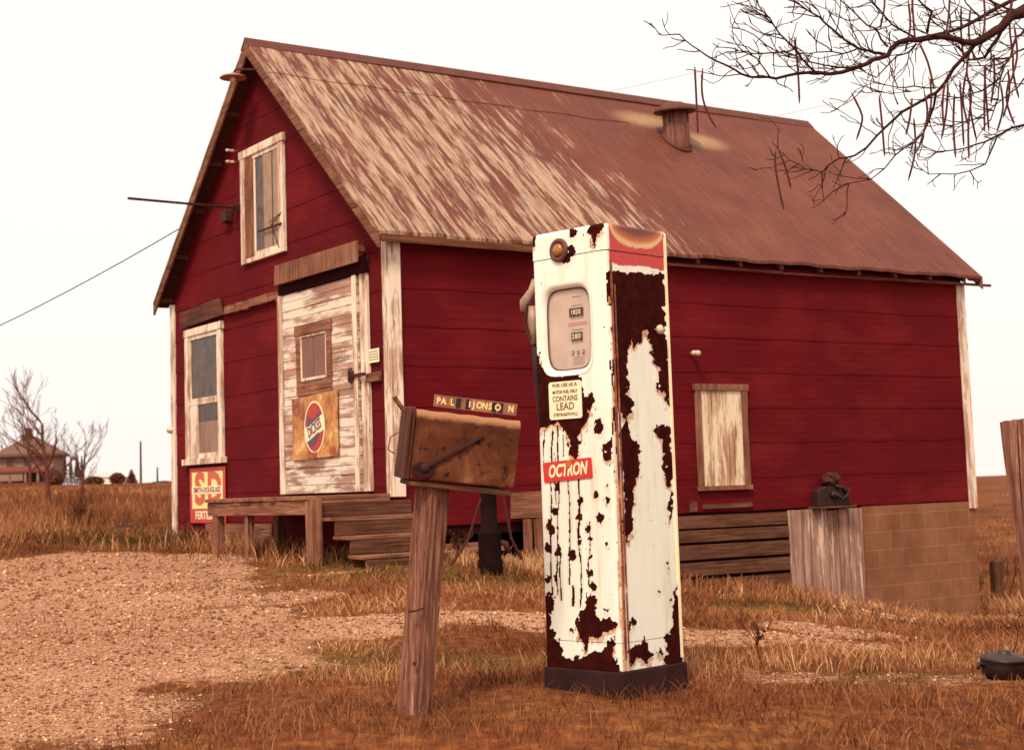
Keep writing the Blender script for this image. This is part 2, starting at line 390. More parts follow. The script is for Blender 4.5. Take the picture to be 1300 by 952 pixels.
def mat_ground():
    m = NT('dry_grass_and_gravel', .95, .1); g = m.attr('gravel'); gr = m.attr('green'); co = m.coord()
    n1 = m.noise(co, .5, 6, .65); n2 = m.noise(co, 9, 6, .7); n3 = m.noise(m.coord((1, .25, 1)), 30, 4, .7)
    k = m.math('ADD', m.math('MULTIPLY', n1, .3), m.math('ADD', m.math('MULTIPLY', n2, .4), m.math('MULTIPLY', n3, .3)))
    soil = m.ramp(k, [(.38, s2l((52, 26, 12))), (.5, s2l((106, 58, 28))), (.64, s2l((156, 100, 52)))])
    soil = m.mix(m.math('MULTIPLY', gr, .75), soil, m.ramp(n2, [(.3, s2l((72, 56, 22))), (.7, s2l((128, 100, 46)))]))
    v = m.n('ShaderNodeTexVoronoi'); v.inputs['Scale'].default_value = 85; v.inputs['Randomness'].default_value = 1; m.l(co, v.inputs['Vector'])
    sv = m.n('ShaderNodeSeparateColor'); m.l(v.outputs['Color'], sv.inputs[0])
    peb = m.ramp(sv.outputs[0], [(.0, s2l((112, 64, 46))), (.35, s2l((164, 110, 82))), (.8, s2l((202, 152, 118))), (1, s2l((232, 196, 160)))])
    peb = m.mix(m.ramp(v.outputs['Distance'], [(.35, (0, 0, 0, 1)), (.75, (.7, .7, .7, 1))]), peb, s2l((84, 44, 26)))
    peb = m.mix(.3, peb, m.ramp(n1, [(.35, s2l((142, 86, 60))), (.65, s2l((206, 152, 116)))]))
    gm = m.math('ADD', g, m.math('MULTIPLY', m.math('SUBTRACT', n2, .5), .9))
    red_ = m.noise(co, .9, 5, .6); soil = m.mix(m.ramp(red_, [(.46, (0, 0, 0, 1)), (.60, (.45, .45, .45, 1))]), soil, m.ramp(n2, [(.3, s2l((84, 32, 18))), (.7, s2l((142, 70, 36)))]))
    col = m.mix(m.ramp(gm, [(.32, (0, 0, 0, 1)), (.55, W4)]), soil, peb)
    m.color(col); m.bump(m.math('ADD', n2, m.math('MULTIPLY', v.outputs['Distance'], -.5)), .6, .02); return m.m
M['ground'] = mat_ground()
dd = np.concatenate([np.arange(-3, 2, .25), np.arange(2, 24, .055), 24*np.exp(np.linspace(0, math.log(900/24), 120))])
nu = 330; uu = np.concatenate([np.linspace(-3, -.50, 14)[:-1], np.linspace(-.50, .50, nu), np.linspace(.50, 3, 14)[1:]])
UU, DD = np.meshgrid(uu, dd); XX = UU*np.maximum(DD, 5.); YY = DD
# beside and behind the viewpoint the sheet is widened to the horizon
XX = np.where(np.abs(UU) > .5, np.sign(UU)*(.5*np.maximum(DD, 5.)+(np.abs(UU)-.5)*np.maximum(DD, 60.)), XX)
gv = np.stack([XX, YY, ground(XX, YY)], -1).reshape(-1, 3)
nr, nc = XX.shape; ii = (np.arange(nr-1)[:, None]*nc+np.arange(nc-1)[None]).ravel()
gf = np.stack([ii, ii+1, ii+nc+1, ii+nc], -1)
go = npmesh('ground', gv, gf, M['ground'], {'gravel': gravel_amt(gv[:, 0], gv[:, 1]), 'green': green_amt(gv[:, 0], gv[:, 1])}, smooth=True)
tag(go, kind='structure')

# ------------------------------------------------------------------ the store building
B = empty('store_building', tuple(LC), YAW, 'dark red gabled shop with rusted metal roof and wide white plank door', 'shop')
def bpart(mb, name, mat, parent=None, **k): return mb.build(name, mat, parent or B, **k)
ZS = [-.30, .06, .436, .816, 1.20, 1.578, 1.94, 2.31, 2.68, 3.05, 3.43, 3.80, 4.18, 4.56, 5.0]
def courses(zlist, xmin, xmax, shape, place, seed):
    """lapped siding courses; shape(z)->(a,b) extent; place(a,off,z)->point"""
    mb = MB(); r = random.Random(seed)
    for i in range(len(zlist)-1):
        z0, z1 = zlist[i], zlist[i+1]
        n = max(2, int((xmax-xmin)/.22)); dz = [r.uniform(-.006, .006) for _ in range(n+1)]; do = [r.uniform(.006, .0095) for _ in range(n+1)]
        a0, b0 = shape(z0); a1, b1 = shape(z1)
        if b1-a1 < .02: a1 = b1 = (a0+b0)/2
        P = []
        for k in range(n+1):
            t = k/n; p0 = a0+(b0-a0)*t; p1 = a1+(b1-a1)*t
            P += [place(p0, do[k]-.009, z0+dz[k]), place(p0, do[k], z0+dz[k]), place(p1, .002, z1+.004)]
        mb.add(P, [(3*k, 3*k+1, 3*k+4, 3*k+3) for k in range(n)]+[(3*k+1, 3*k+2, 3*k+5, 3*k+4) for k in range(n)])
    return mb
def gable(z): 
    return (0., WD) if z <= HW else ((z-HW)/SL, WD-(z-HW)/SL)
# structural walls (a shell a little inside the siding)
mb = MB(); mb.box(.0, LN, .0, .12, -.30, HW); mb.box(.0, LN, WD-.12, WD, -.30, HW)
each(mb, 'wall', M['siding'])
mb = MB()
for x0, x1 in ((0, .12), (LN-.12, LN)):
    mb.prism([(.12, -.5), (WD-.12, -.5), (WD-.12, HW), (WD/2, HW+RS-.12), (.12, HW)], x0, x1, 'x')
each(mb, 'gable_wall', M['siding'])
zfront = [-.52]+[-.25, .07, .44, .80, 1.17, 1.55, 1.93, 2.31, 2.68, 3.05, 3.43, 3.80, 4.18, 4.56, HW+RS-.02]
bpart(courses(zfront, 0, WD, gable, lambda a, o, z: (-o, a, z), 3), 'gable_siding', M['siding'], fix=False)
bpart(courses([-.30, .06, .436, .816, 1.20, 1.578, 1.94, 2.31, 2.5], 0, LN, lambda z: (0, LN), lambda a, o, z: (a, -o, z), 4), 'side_siding', M['siding'], fix=False)
bpart(courses([-.30, .06, .436, .816, 1.20, 1.578, 1.94, 2.31, 2.5], 0, LN, lambda z: (0, LN), lambda a, o, z: (a, WD+o, z), 5), 'side_siding', M['siding'], fix=False)
bpart(courses(zfront, 0, WD, gable, lambda a, o, z: (LN+o, a, z), 6), 'gable_siding', M['siding'], fix=False)
# floor and sills
mb = MB(); mb.box(.05, LN-.05, .05, WD-.05, -.26, -.12); bpart(mb, 'floor_slab', M['dark'])
mb = MB(); mb.box(.0, LN, .012, .10, -.40, -.305); mb.box(0, LN, WD-.1, WD-.002, -.40, -.305)
bpart(mb, 'sill_beam', M['dark'], bevel=.004)
# foundation of concrete blocks
mb = MB(); mb.box(6.16, LN-.004, -.006, .19, -2.3, -.316); mb.box(LN-.2, LN-.005, .19, WD, -2.3, -.316); mb.box(.3, LN-.2, WD-.2, WD-.01, -2.1, -.41)
mb.box(3.0, 6.16, 1.0, 1.2, -2.1, -.3)
each(mb, 'foundation', M['block'])
mb = MB(); mb.box(.03, .22, .35, WD-.05, -1.2, -.505); bpart(mb, 'footing', M['block'])
# roof
og, ob, oe, th = .20, .25, .14, .035
mb = MB(); nx = 60
def roofpt_l(x, t, far, dz=0):   # t: 0 eave .. 1 ridge
    y = -oe+(WD/2+oe)*t
    sag = -.035*math.sin(math.pi*(x+og)/(LN+og+ob))*(t*.6+.2)
    wob = .007*math.sin(x*5.1+t*3)+.006*math.sin(x*13+1.7)
    z = HW+.08+SL*y+sag+wob*(1-t)+dz
    return (x, WD-y if far else y, z)
for far in (0, 1):
    base = len(mb.v); nt_ = 8
    for i in range(nx+1):
        x = -og+(LN+og+ob)*i/nx
        for j in range(nt_+1):
            t = j/nt_; mb.v.append(roofpt_l(x, t, far))
        for j in range(nt_+1):
            t = j/nt_; mb.v.append(roofpt_l(x, t, far, -th))
    q = 2*(nt_+1)
    for i in range(nx):
        for j in range(nt_):
            a = base+i*q+j; mb.f.append((a, a+q, a+q+1, a+1)); b = a+nt_+1; mb.f.append((b, b+1, b+q+1, b+q))
        a = base+i*q; b = a+nt_+1; mb.f.append((a, b, b+q, a+q))
    for i in (0, nx):
        for j in range(nt_):
            a = base+i*q+j; mb.f.append((a, a+1, a+nt_+2, a+nt_+1))
rf = bpart(mb, 'roof', M['roof'])
mb = MB()
mb.prism([(WD/2-.11, HW+.085+RS-.10+.0), (WD/2, HW+.10+RS+.003), (WD/2+.11, HW+.085+RS-.10), (WD/2+.10, HW+.072+RS-.10), (WD/2, HW+.084+RS), (WD/2-.10, HW+.072+RS-.10)], -og-.01, LN+ob+.01, 'x')
M['ridge'] = mat_flat('ridge_metal', s2l((92, 44, 31)), .7, .3, .2, 6)
mb.build('ridge_cap', M['ridge'], rf)
mb = MB()      # lap of the upper sheets, a thin step across the slope
for far in (0,):
    for i in range(34):
        x0 = -og+4.9*i/34; x1 = -og+4.9*(i+1)/34
        a = Vector(roofpt_l(x0, .80+.004*math.sin(i), far, .004)); b = Vector(roofpt_l(x1, .80+.004*math.sin(i+1), far, .004))
        mb.bar(a, b, .010, .006)
mb.build('sheet_lap', M['roof'], rf)
# vent
vc = Vector(roofpt(859, 180)); vr = .166
vent = MB().lathe([(vr, -.32), (vr*1.02, .0), (vr*.99, .2), (vr, .36)], 24)
ventm = NT('galvanised_vent', .6, .4); ncv = ventm.noise(ventm.coord((30, 30, 2)), 1, 5, .7)
ventm.color(ventm.ramp(ncv, [(.35, s2l((70, 32, 24))), (.5, s2l((112, 60, 42))), (.7, s2l((150, 102, 72)))])); ventm.bump(ncv, .3, .003)
vb = vent.build('roof_vent', ventm.m, B, smooth=True); vb.location = vc
mc = MB().lathe([(.02, .50), (.10, .485), (.245, .41), (.27, .375), (.26, .362), (.08, .42), (.02, .43)], 28); cp = mc.build('vent_cap', M['ridge'], vb, smooth=True)
cp.rotation_euler = (R(3), R(-4), 0)
mc = MB()
for k in range(4):
    a = k*math.pi/2+.4; mc.bar((math.cos(a)*vr*1.03, math.sin(a)*vr*1.03, .22), (math.cos(a)*vr*1.05, math.sin(a)*vr*1.05, .40), .02, .004)
each(mc, 'vent_strap', M['iron'], vb)
mc = MB().lathe([(vr*1.12, -.03), (vr*1.12, .012), (vr*1.04, .028), (vr*1.02, .0)], 24); fl = mc.build('vent_collar', M['ridge'], vb); fl.rotation_euler = (math.atan(SL), 0, 0); fl.scale = (1, 1.32, 1)
mb = MB()
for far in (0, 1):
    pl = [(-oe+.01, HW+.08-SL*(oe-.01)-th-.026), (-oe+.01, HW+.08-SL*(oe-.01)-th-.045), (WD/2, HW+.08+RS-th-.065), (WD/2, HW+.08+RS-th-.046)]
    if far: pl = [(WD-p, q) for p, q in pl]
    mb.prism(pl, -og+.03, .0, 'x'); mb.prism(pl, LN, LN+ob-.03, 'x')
each(mb, 'soffit', mat_wood('shade_dark_soffit', s2l((48, 20, 18)), s2l((70, 32, 26)), s2l((95, 50, 38)), axis=0), B)  # wood colour darkened to paint in the shade under the overhang
# rake boards
def yz(y, dz): return (y, HW+.08+SL*min(y, WD-y)+dz)
mb = MB()
for far in (0, 1):
    e = -oe-.005; m_ = WD/2
    pl = [yz(e, -th-.002), (m_, HW+.08+RS-th-.002), (m_, HW+.08+RS-th-.145), (e, yz(e, 0)[1]-th-.125)]
    if far: pl = [(WD-p, q) for p, q in pl]
    mb.prism(pl, -og+.004, -og+.028, 'x'); mb.prism(pl, LN+ob-.028, LN+ob-.004, 'x')
each(mb, 'rake_board', mat_wood('rake_wood', s2l((70, 38, 28)), s2l((112, 70, 50)), s2l((146, 102, 76)), axis=1, fine=30))
# rafters with tails showing beneath the eaves, and lookouts under the gable overhang
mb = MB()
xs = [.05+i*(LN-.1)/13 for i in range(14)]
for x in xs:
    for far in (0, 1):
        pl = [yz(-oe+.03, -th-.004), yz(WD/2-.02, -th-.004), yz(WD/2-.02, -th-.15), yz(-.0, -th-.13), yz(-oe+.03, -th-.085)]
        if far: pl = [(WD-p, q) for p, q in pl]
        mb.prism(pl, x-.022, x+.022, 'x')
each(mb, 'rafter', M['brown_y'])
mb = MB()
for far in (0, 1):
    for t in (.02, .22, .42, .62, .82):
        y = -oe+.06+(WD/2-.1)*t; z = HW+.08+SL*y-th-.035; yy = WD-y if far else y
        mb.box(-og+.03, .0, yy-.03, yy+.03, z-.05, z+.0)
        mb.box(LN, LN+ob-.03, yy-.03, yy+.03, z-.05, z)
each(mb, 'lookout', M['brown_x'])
# eave trim: tight board to the left, sagging lower board with rafter ends showing to the right
mb = MB(); ze = HW+.08-SL*oe-th
mb.bar((-.16, -oe-.006, ze-.035), (2.6, -oe-.010, ze-.045), .022, .07, j=.003)
each(mb, 'eave_board', mat_wood('eave_wood', s2l((60, 30, 22)), s2l((98, 56, 38)), s2l((130, 84, 58)), axis=0, fine=40), bevel=.003)
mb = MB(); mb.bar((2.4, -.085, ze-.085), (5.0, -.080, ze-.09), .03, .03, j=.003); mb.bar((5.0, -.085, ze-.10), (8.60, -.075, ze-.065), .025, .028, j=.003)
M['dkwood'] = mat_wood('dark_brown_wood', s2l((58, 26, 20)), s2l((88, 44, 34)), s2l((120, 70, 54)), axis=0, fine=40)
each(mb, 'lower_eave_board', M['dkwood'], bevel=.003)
mb = MB(); mb.box(2.4, LN, -.035, -.018, ze-.02, ze+.10); bpart(mb, 'eave_shade_strip', M['dark'])  # solid dark strip painting the shade between the rafter ends
# corner boards
mb = MB(); mb.box(-.034, -.0, -.034, .085, -.02, 2.44, j=.002); mb.box(.0, .105, -.036, -.012, -.02, 2.46, j=.002); each(mb, 'corner_board', M['trim_z'], bevel=.004)
mb = MB(); mb.box(-.030, -.0, WD-.09, WD+.03, -.5, 2.40, j=.002); mb.box(.0, .1, WD+.012, WD+.034, -.5, 2.40); each(mb, 'corner_board', M['trim_z'], bevel=.004)
mb = MB(); mb.box(LN-.11, LN+.03, -.034, -.010, -.40, 2.36, j=.002); mb.box(LN+.012, LN+.036, -.010, .1, -.40, 2.36); each(mb, 'corner_board', M['trim_z'], bevel=.004)

# ---- front windows
def frame_front(parent, name, mat, y0, y1, z0, z1, wl, wt, wb, x0=-.05, x1=-.01, sill=0):
    mb = MB(); mb.box(x0, x1, y1-wl, y1, z0+wb, z1-wt, j=.002); mb.box(x0, x1, y0, y0+wl, z0+wb, z1-wt, j=.002)
    mb.box(x0-.006, x1, y0-.02, y1+.02, z1-wt+.001, z1, j=.002)
    mb.box(x0-.03 if sill else x0, x1, y0-(.05 if sill else 0), y1+(.05 if sill else 0), z0, z0+wb-.001, j=.002)
    return mb.build(name, mat, parent, bevel=.003)
def pane_front(parent, name, mat, y0, y1, z0, z1, x=-.020): 
    return MB().box(x, x+.006, y0, y1, z0, z1).build(name, mat, parent)
# lower window
wf = frame_front(B, 'window', M['trim_z'], 3.85, 4.93, .42, 2.04, .10, .09, .07, sill=1)
frame_front(wf, 'upper_sash', M['trim_z'], 3.95, 4.82, 1.16, 1.95, .05, .05, .04, -.034, -.014)
pane_front(wf, 'upper_pane', M['glass_dark'], 3.99, 4.78, 1.19, 1.92, -.024)
frame_front(wf, 'lower_sash', M['trim_z'], 3.95, 4.82, .49, 1.16, .05, .04, .06, -.030, -.014)
MB().box(-.032, -.018, 4.57, 4.80, .50, 1.14, j=.003).build('side_strip', M['trim_z'], wf)
pane_front(wf, 'lower_pane', M['cardboard'], 3.99, 4.58, .54, 1.13, -.022)
pane_front(wf, 'dark_pane', M['glass_dark'], 3.99, 4.58, .92, 1.13, -.0245)
# upper window
wf = frame_front(B, 'window', M['trim_z'], 2.15, 3.24, 2.60, 3.88, .11, .09, .05, sill=0)
MB().box(-.046, -.012, 2.92, 3.13, 2.655, 3.785, j=.002).build('jamb_board', M['wood_z'], wf)
frame_front(wf, 'sash', M['trim_z'], 2.26, 2.92, 2.65, 3.79, .045, .05, .05, -.034, -.014)
pane_front(wf, 'pane', M['glass_dark'], 2.30, 2.88, 2.70, 3.74, -.0255)
mb = MB(); mb.box(-.033, -.026, 2.46, 2.66, 2.70, 3.74, j=.004); mb.box(-.034, -.026, 2.30, 2.42, 2.70, 3.74, j=.004); mb.build('curtain', M['curtain'], wf)
# drip boards and ledge
mb = MB(); mb.prism([(3.74, 2.10), (3.84, 2.30), (5.02, 2.26), (5.0, 2.06)], -.075, -.045, 'x'); bpart(mb, 'window_hood', mat_wood('hood_wood', s2l((54, 24, 20)), s2l((88, 48, 38)), s2l((118, 72, 56)), axis=1, fine=40))
mb = MB(); 
for k in range(9): mb.box(-.055-rnd.uniform(0, .02), -.012, 2.2+k*.17, 2.2+(k+1)*.17-.006, 2.10+rnd.uniform(-.01, .01), 2.185+rnd.uniform(-.01, .01), j=.004)
each(mb, 'ledge', M['wood_y'], bevel=.004)
mb = MB(); mb.box(-.16, -.14, .34, 2.16, 2.22, 2.43, Matrix.Rotation(0, 4, 'Y'), j=.006)
for k in range(3): mb.box(-.15, -.012, .42+k*.8, .45+k*.8, 2.34, 2.40)
bpart(mb, 'track_hood', M['wood_z'], bevel=.004)
mb = MB(); mb.box(-.10, -.012, .36, 2.2, 2.125, 2.28); bpart(mb, 'door_track', M['dark'])
# the wide plank door
dx0, dx1 = -.085, -.045
mb = MB(); zz = .04
k = 0
while zz < 2.1:
    h = rnd.choice((.085, .09, .095)); z1 = min(zz+h, 2.12); mb.box(dx0+rnd.uniform(0, .004), dx1, .50+rnd.uniform(-.004, .004), 2.23, zz, z1-.005, j=.0015); zz = z1
door = bpart(mb, 'door', M['door'], bevel=.002)
mb = MB(); mb.box(dx1-.002, dx1+.012, .52, 2.22, .05, 2.10); mb.build('door_backing', M['dark'], door)
mb = MB(); mb.box(dx0-.012, dx0-.001, 2.13, 2.24, .04, 2.12, j=.002); mb.box(dx0-.012, dx0-.001, .50, .58, .04, 2.12, j=.002); each(mb, 'door_stile', M['trim_z'], door, bevel=.002)
wf = frame_front(door, 'door_window', M['wood_y'], 1.03, 1.80, 1.03, 1.75, .095, .105, .15, dx0-.02, dx0-.001)
frame_front(door, 'sash', M['trim_z'], 1.125, 1.705, 1.18, 1.645, .03, .02, .03, dx0-.012, dx0-.002)
mb = MB(); mb.box(dx0-.008, dx0-.003, 1.15, 1.41, 1.20, 1.63); mb.box(dx0-.008, dx0-.003, 1.424, 1.68, 1.20, 1.63); mb.build('boarding', mat_flat('grey_window_boarding', s2l((128, 88, 76)), .7, .3, .1, 6), door)
mb = MB(); mb.tube([(dx0-.012, .60, 1.22), (dx0-.05, .60, 1.20), (dx0-.05, .60, 1.10), (dx0-.012, .60, 1.08)], .010, 8)
mb.box(dx0-.02, dx0-.002, .56, .64, 1.10, 1.20); mb.box(dx0-.03, dx0-.004, .34, .60, 1.135, 1.165); mb.build('door_latch', M['iron'], door, bevel=.002)
# jambs to the right of the door
mb = MB(); mb.box(-.065, -.012, .425, .475, .04, 2.17, j=.002); mb.box(-.045, -.012, .37, .42, .04, 2.14, j=.002); each(mb, 'door_jamb', M['trim_z'], bevel=.003)
# conduit, meter pipe, latch block
mb = MB(); mb.tube([(-.075, .10, 1.74), (-.075, .10, 1.20)], .033, 12); mb.tube([(-.075, .10, 1.20), (-.07, .08, 1.14), (-.04, .08, 1.12)], .03, 10)
cm = NT('rust_streaked_enamel', .4, .5); cn = cm.noise(cm.coord((30, 30, 4)), 1, 5, .7); cm.color(cm.ramp(cn, [(.5, s2l((245, 232, 210))), (.60, s2l((190, 105, 50))), (.7, s2l((120, 55, 35)))]))
each(mb, 'conduit', cm.m, smooth=True)
mb = MB(); mb.tube([(-.046, .07, 2.45), (-.046, .075, 1.75)], .012, 8); each(mb, 'conduit', M['trim_z'], smooth=True)
mb = MB(); mb.box(-.06, -.014, .16, .40, 1.07, 1.16, j=.004); bpart(mb, 'latch_block', M['wood_y'], bevel=.004)
# base strip under porch
mb = MB(); mb.box(-.03, -.016, 2.6, 4.4, -.42, -.27); mb.box(-.06, -.035, 2.5, 4.3, -.56, -.40, j=.004); each(mb, 'base_board', M['wood_y'])

# ---- side: boarded window
wf = None
mb = MB(); x0, x1, z0, z1 = 3.69, 4.43, -.05, 1.07
mb.box(x0, x0+.075, -.045, -.012, z0+.03, z1-.07, j=.002); mb.box(x1-.085, x1, -.045, -.012, z0+.03, z1-.07, j=.002)
mb.box(x0-.02, x1+.02, -.05, -.012, z1-.069, z1, j=.002); mb.box(x0-.01, x1+.015, -.055, -.012, z0-.02, z0+.028, j=.002)
wf = mb.build('boarded_window', M['wood_z'], B, bevel=.003)
MB().box(x0+.075, x1-.085, -.03, -.016, z0+.03, z1-.07).build('board', M['boardup'], wf)
mb = MB(); mb.box(x0+.05, x1+.02, -.03, -.014, -.262, -.215, j=.004); mb.box(x0-.12, x0-.06, -.05, -.014, -.29, -.18, j=.01); each(mb, 'patch_board', M['brown_x'], bevel=.003)
mb = MB(); mb.box(1.27, 1.75, -.06, -.02, -.27, -.02, j=.006); each(mb, 'patch_board', M['wood_x'], bevel=.003)
# horizontal skirt boards, hatch of upright boards
mb = MB(); zz = -.318
for h, gap, e in ((.13, .02, 0), (.125, .03, .004), (.15, .03, .01), (.14, .035, .0), (.17, .03, .01), (.16, .02, 0), (.16, .02, 0)):
    tilt = rnd.uniform(-.012, .012); a = 2.55+rnd.uniform(-.2, .1)
    M_ = Matrix.Translation((0, -.02-e, zz-h))@Matrix.Rotation(tilt*.5, 4, 'Y')
    mb.box(a, 4.95, -.02, .005, 0, h, M_, j=.003); zz -= h+gap
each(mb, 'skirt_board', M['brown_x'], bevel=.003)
mb = MB(); mb.box(2.2, 4.96, .02, .05, -1.7, -.36); mb.box(4.9, 6.2, .06, .09, -2, -.34); bpart(mb, 'skirt_shade_sheet', M['dark'])  # added dark sheets so the slits between boards look shaded
mb = MB(); x = 4.97
for wdt in (.20, .12, .27, .17, .16, .235):
    mb.box(x, x+wdt-.024, -.055+rnd.uniform(-.006, .006), -.02, -1.55+rnd.uniform(-.02, .05), -.325+rnd.uniform(-.012, .012), j=.004); x += wdt
bpart(mb, 'hatch', M['hatch'], bevel=.003)
# piers and scrap under the open part of the sill
mb = MB()
for x in (.15, 1.9, 2.5): mb.box(x-.09, x+.09, .02, .2, -1.2, -.40, j=.01)
each(mb, 'pier', M['brown_z'], bevel=.005)
mb = MB(); mb.box(1.40, 1.49, -.07, -.04, -.85, -.28, j=.006); mb.box(1.53, 1.66, -.07, -.04, -.80, -.28, j=.006); mb.box(1.75, 1.87, -.05, -.02, -.82, -.3, j=.006)
each(mb, 'brace_board', M['wood_z'], bevel=.003)
mb = MB(); mb.box(-.05, LN*.35, .6, .64, -1.2, -.42); bpart(mb, 'crawlspace_shade', M['dark'])  # added dark sheet standing in for the shade under the floor
# insulators
def insulator(p, d, r=.035):
    d = Vector(d).normalized(); q = d.to_track_quat('Z', 'Y').to_matrix().to_4x4()
    mb = MB().lathe([(r*.35, 0), (r*.4, .03), (r*.9, .035), (r, .06), (r*.65, .075), (r*.65, .085), (r, .095), (r*.9, .125), (r*.3, .135)], 16, Matrix.Translation(p)@q)
    o = bpart(mb, 'insulator', M['porcelain'], smooth=True); return o
insulator((3.67, -.012, 1.40), (.1, -1, -.1), .032)
insulator((-.02, WD-.05, .87), (-.15, 1, .0), .042)
insulator((-.012, 3.40, 3.93), (-1, 0, 0), .018); insulator((-.012, 3.40, 3.80), (-1, 0, 0), .018)
# iron rod across the gable's left rake, hooks
mb = MB(); mb.tube([tuple(loc(CAMP+ray(163, 252)*((14.6)/ray(163, 252)[1]))), (-.05, 3.37, 3.27)], .013, 6); mb.box(-.09, -.012, 3.34, 3.40, 3.24, 3.30)
bpart(mb, 'iron_rod', M['iron'])
mb = MB(); mb.tube([(-.012, 3.28, 2.58), (-.12, 3.32, 2.60), (-.14, 3.5, 2.61), (-.02, 3.6, 2.6)], .013, 6); mb.tube([(-.03, 3.27, 2.56), (-.03, 3.26, 2.15)], .008, 6); mb.tube([(-.03, 3.0, 4.02), (-.09, 3.25, 4.05)], .014, 6); mb.box(-.10, -.02, 3.52, 3.68, 3.15, 3.27, j=.006)
each(mb, 'bracket', M['iron'])
mb = MB(); mb.tube([(-.035, 2.28, 2.64), (-.07, 2.4, 2.92), (-.05, 2.18, 3.02), (-.05, 2.5, 2.96)], .006, 5); mb.tube([(-.06, 2.18, 2.90), (-.06, 2.75, 2.90)], .012, 5); bpart(mb, 'window_bar', M['iron'])
mb = MB(); mb.tube([(-.03, .42, 2.45), (-.04, .28, 2.1), (-.05, .15, 1.95)], .003, 4); bpart(mb, 'wire', M['iron'])
# barn lamp under the left rake
def onx(px, py, x):
    r = ray(px, py); t = ((LC+bu*x-CAMP)@bu)/(r@bu); return loc(CAMP+r*t)
_lp = onx(296, 99, -.30)
bl = MB().lathe([(.015, .06), (.03, .05), (.13, .015), (.15, -.005), (.14, -.008), (.03, .02)], 20, Matrix.Translation((-.30, _lp[1], _lp[2])))
lampo = bpart(bl, 'lamp_shade', mat_flat('lamp_enamel', s2l((165, 105, 85)), .4, .5), smooth=True)
MB().lathe([(.02, 0), (.035, -.02), (.035, -.05), (.015, -.075)], 12, Matrix.Translation((-.30, _lp[1], _lp[2]+.02))).build('bulb', M['porcelain'], lampo, smooth=True)
MB().tube([(-.30, _lp[1], _lp[2]+.05), (-.28, _lp[1]-.03, _lp[2]+.09), (-.14, _lp[1]-.28, _lp[2]+.04), (-.01, _lp[1]-.5, _lp[2]-.02)], .012, 8).build('lamp_arm', M['iron'], lampo)

# ------------------------------------------------------------------ signs on the building
def wall_item(name, o_l, label, cat):
    e = empty(name, tuple(wld(o_l)), YAW, label, cat); return e
def mat_sign(name, base, rust1, rust2, lo=.52, hi=.62, scale=3.5, edge=None):
    m = NT(name, .45, .5); co = m.coord(); n = m.noise(co, scale, 6, .68); n2 = m.noise(co, scale*6, 4, .6)
    k = m.math('ADD', m.math('MULTIPLY', n, .8), m.math('MULTIPLY', n2, .22))
    col = m.ramp(k, [(lo-.08, base), (lo, rust1), (hi, rust2)]); m.color(col); return m.m
sg = wall_item('soda_sign', (-.105, 1.40, .70), 'rusty yellow metal soda sign nailed to the plank door below its window', 'sign')
def tb(y, z, x=-.001): return basis((x, y, z), (0, -1, 0), (0, 0, 1))      # text plane facing out of the gable (local)
M['soda_bg'] = mat_sign('rusted_yellow_enamel', s2l((230, 204, 140)), s2l((204, 138, 66)), s2l((136, 62, 24)), .45, .60, 3.2)
M['s_red'] = mat_sign('red_enamel', s2l((178, 42, 28)), s2l((168, 50, 30)), s2l((120, 56, 30)), .56, .66)
M['s_blue'] = mat_flat('faded_blue_enamel', s2l((84, 56, 82)), .4, .5, .2, 12)
M['s_white'] = mat_flat('cream_enamel', s2l((250, 228, 185)), .4, .5, .06, 12)
M['s_yellow'] = mat_flat('yellow_enamel', s2l((246, 222, 140)), .4, .5, .06, 12)
mb = MB(); mb.add([(0, .51, .31), (0, .51, -.315), (0, .2, -.325), (0, -.1, -.31), (0, -.50, -.30), (0, -.51, .34), (0, 0, .325)], [(0, 1, 2, 3, 4, 5, 6)])
mb.add([(.004, .51, .31), (.004, .51, -.315), (.004, .2, -.325), (.004, -.1, -.31), (.004, -.50, -.30), (.004, -.51, .34), (.004, 0, .325)], [(0, 1, 2, 3, 4, 5, 6)])
mb.build('sign_plate', M['soda_bg'], sg)
def ell(cy, cz, ry, rz, x, clip=None, n=48):   # ellipse polygon, optionally clipped by a slanted line
    pts = [(cy+ry*math.cos(a), cz+rz*math.sin(a)) for a in [2*math.pi*i/n for i in range(n)]]
    if clip: pts = [p for p in pts if clip(p)]
    return pts
def flatpoly(pts, x0, x1): return MB().prism(pts, x0, x1, 'x')
# bottle-cap disc in two halves with a slanted band between
up_ = lambda p: p[1] > .055-.38*(p[0])
dn_ = lambda p: p[1] < -.085-.38*(p[0])
flatpoly(ell(0, 0, .225, .262, 0), -.003, -.001).build('disc_rim', M['s_white'], sg)
flatpoly(ell(0, 0, .205, .245, 0, up_), -.0045, -.0015).build('disc_upper', M['s_red'], sg)
flatpoly(ell(0, 0, .205, .245, 0, dn_), -.0045, -.0015).build('disc_lower', M['s_red'], sg)
flatpoly([(.155, .005), (.155, .10), (.10, .105), (.06, .075), (0, .072), (-.07, .13), (-.12, .15), (-.15, .13), (-.13, .115), (-.06, .085), (.0, .062), (.07, .035)], -.0065, -.0035).build('disc_blue', M['s_blue'], sg)
flatpoly([(.17, -.145), (.10, -.125), (0, -.09), (-.10, -.05), (-.09, -.09), (-.03, -.15), (.04, -.19), (.10, -.185)], -.0065, -.0035).build('disc_blue', M['s_blue'], sg)
bandang = math.atan(.38)
text('lettering', 'DICKES', .150, mat_flat('grey_lettering', s2l((110, 75, 85)), .5, .4), sg, basis((-.0045, .0, -.012), (0, -math.cos(bandang), math.sin(bandang)), (0, math.sin(bandang), math.cos(bandang)))@Matrix.Translation((.0, 0, .001)), .001, .004, .62)
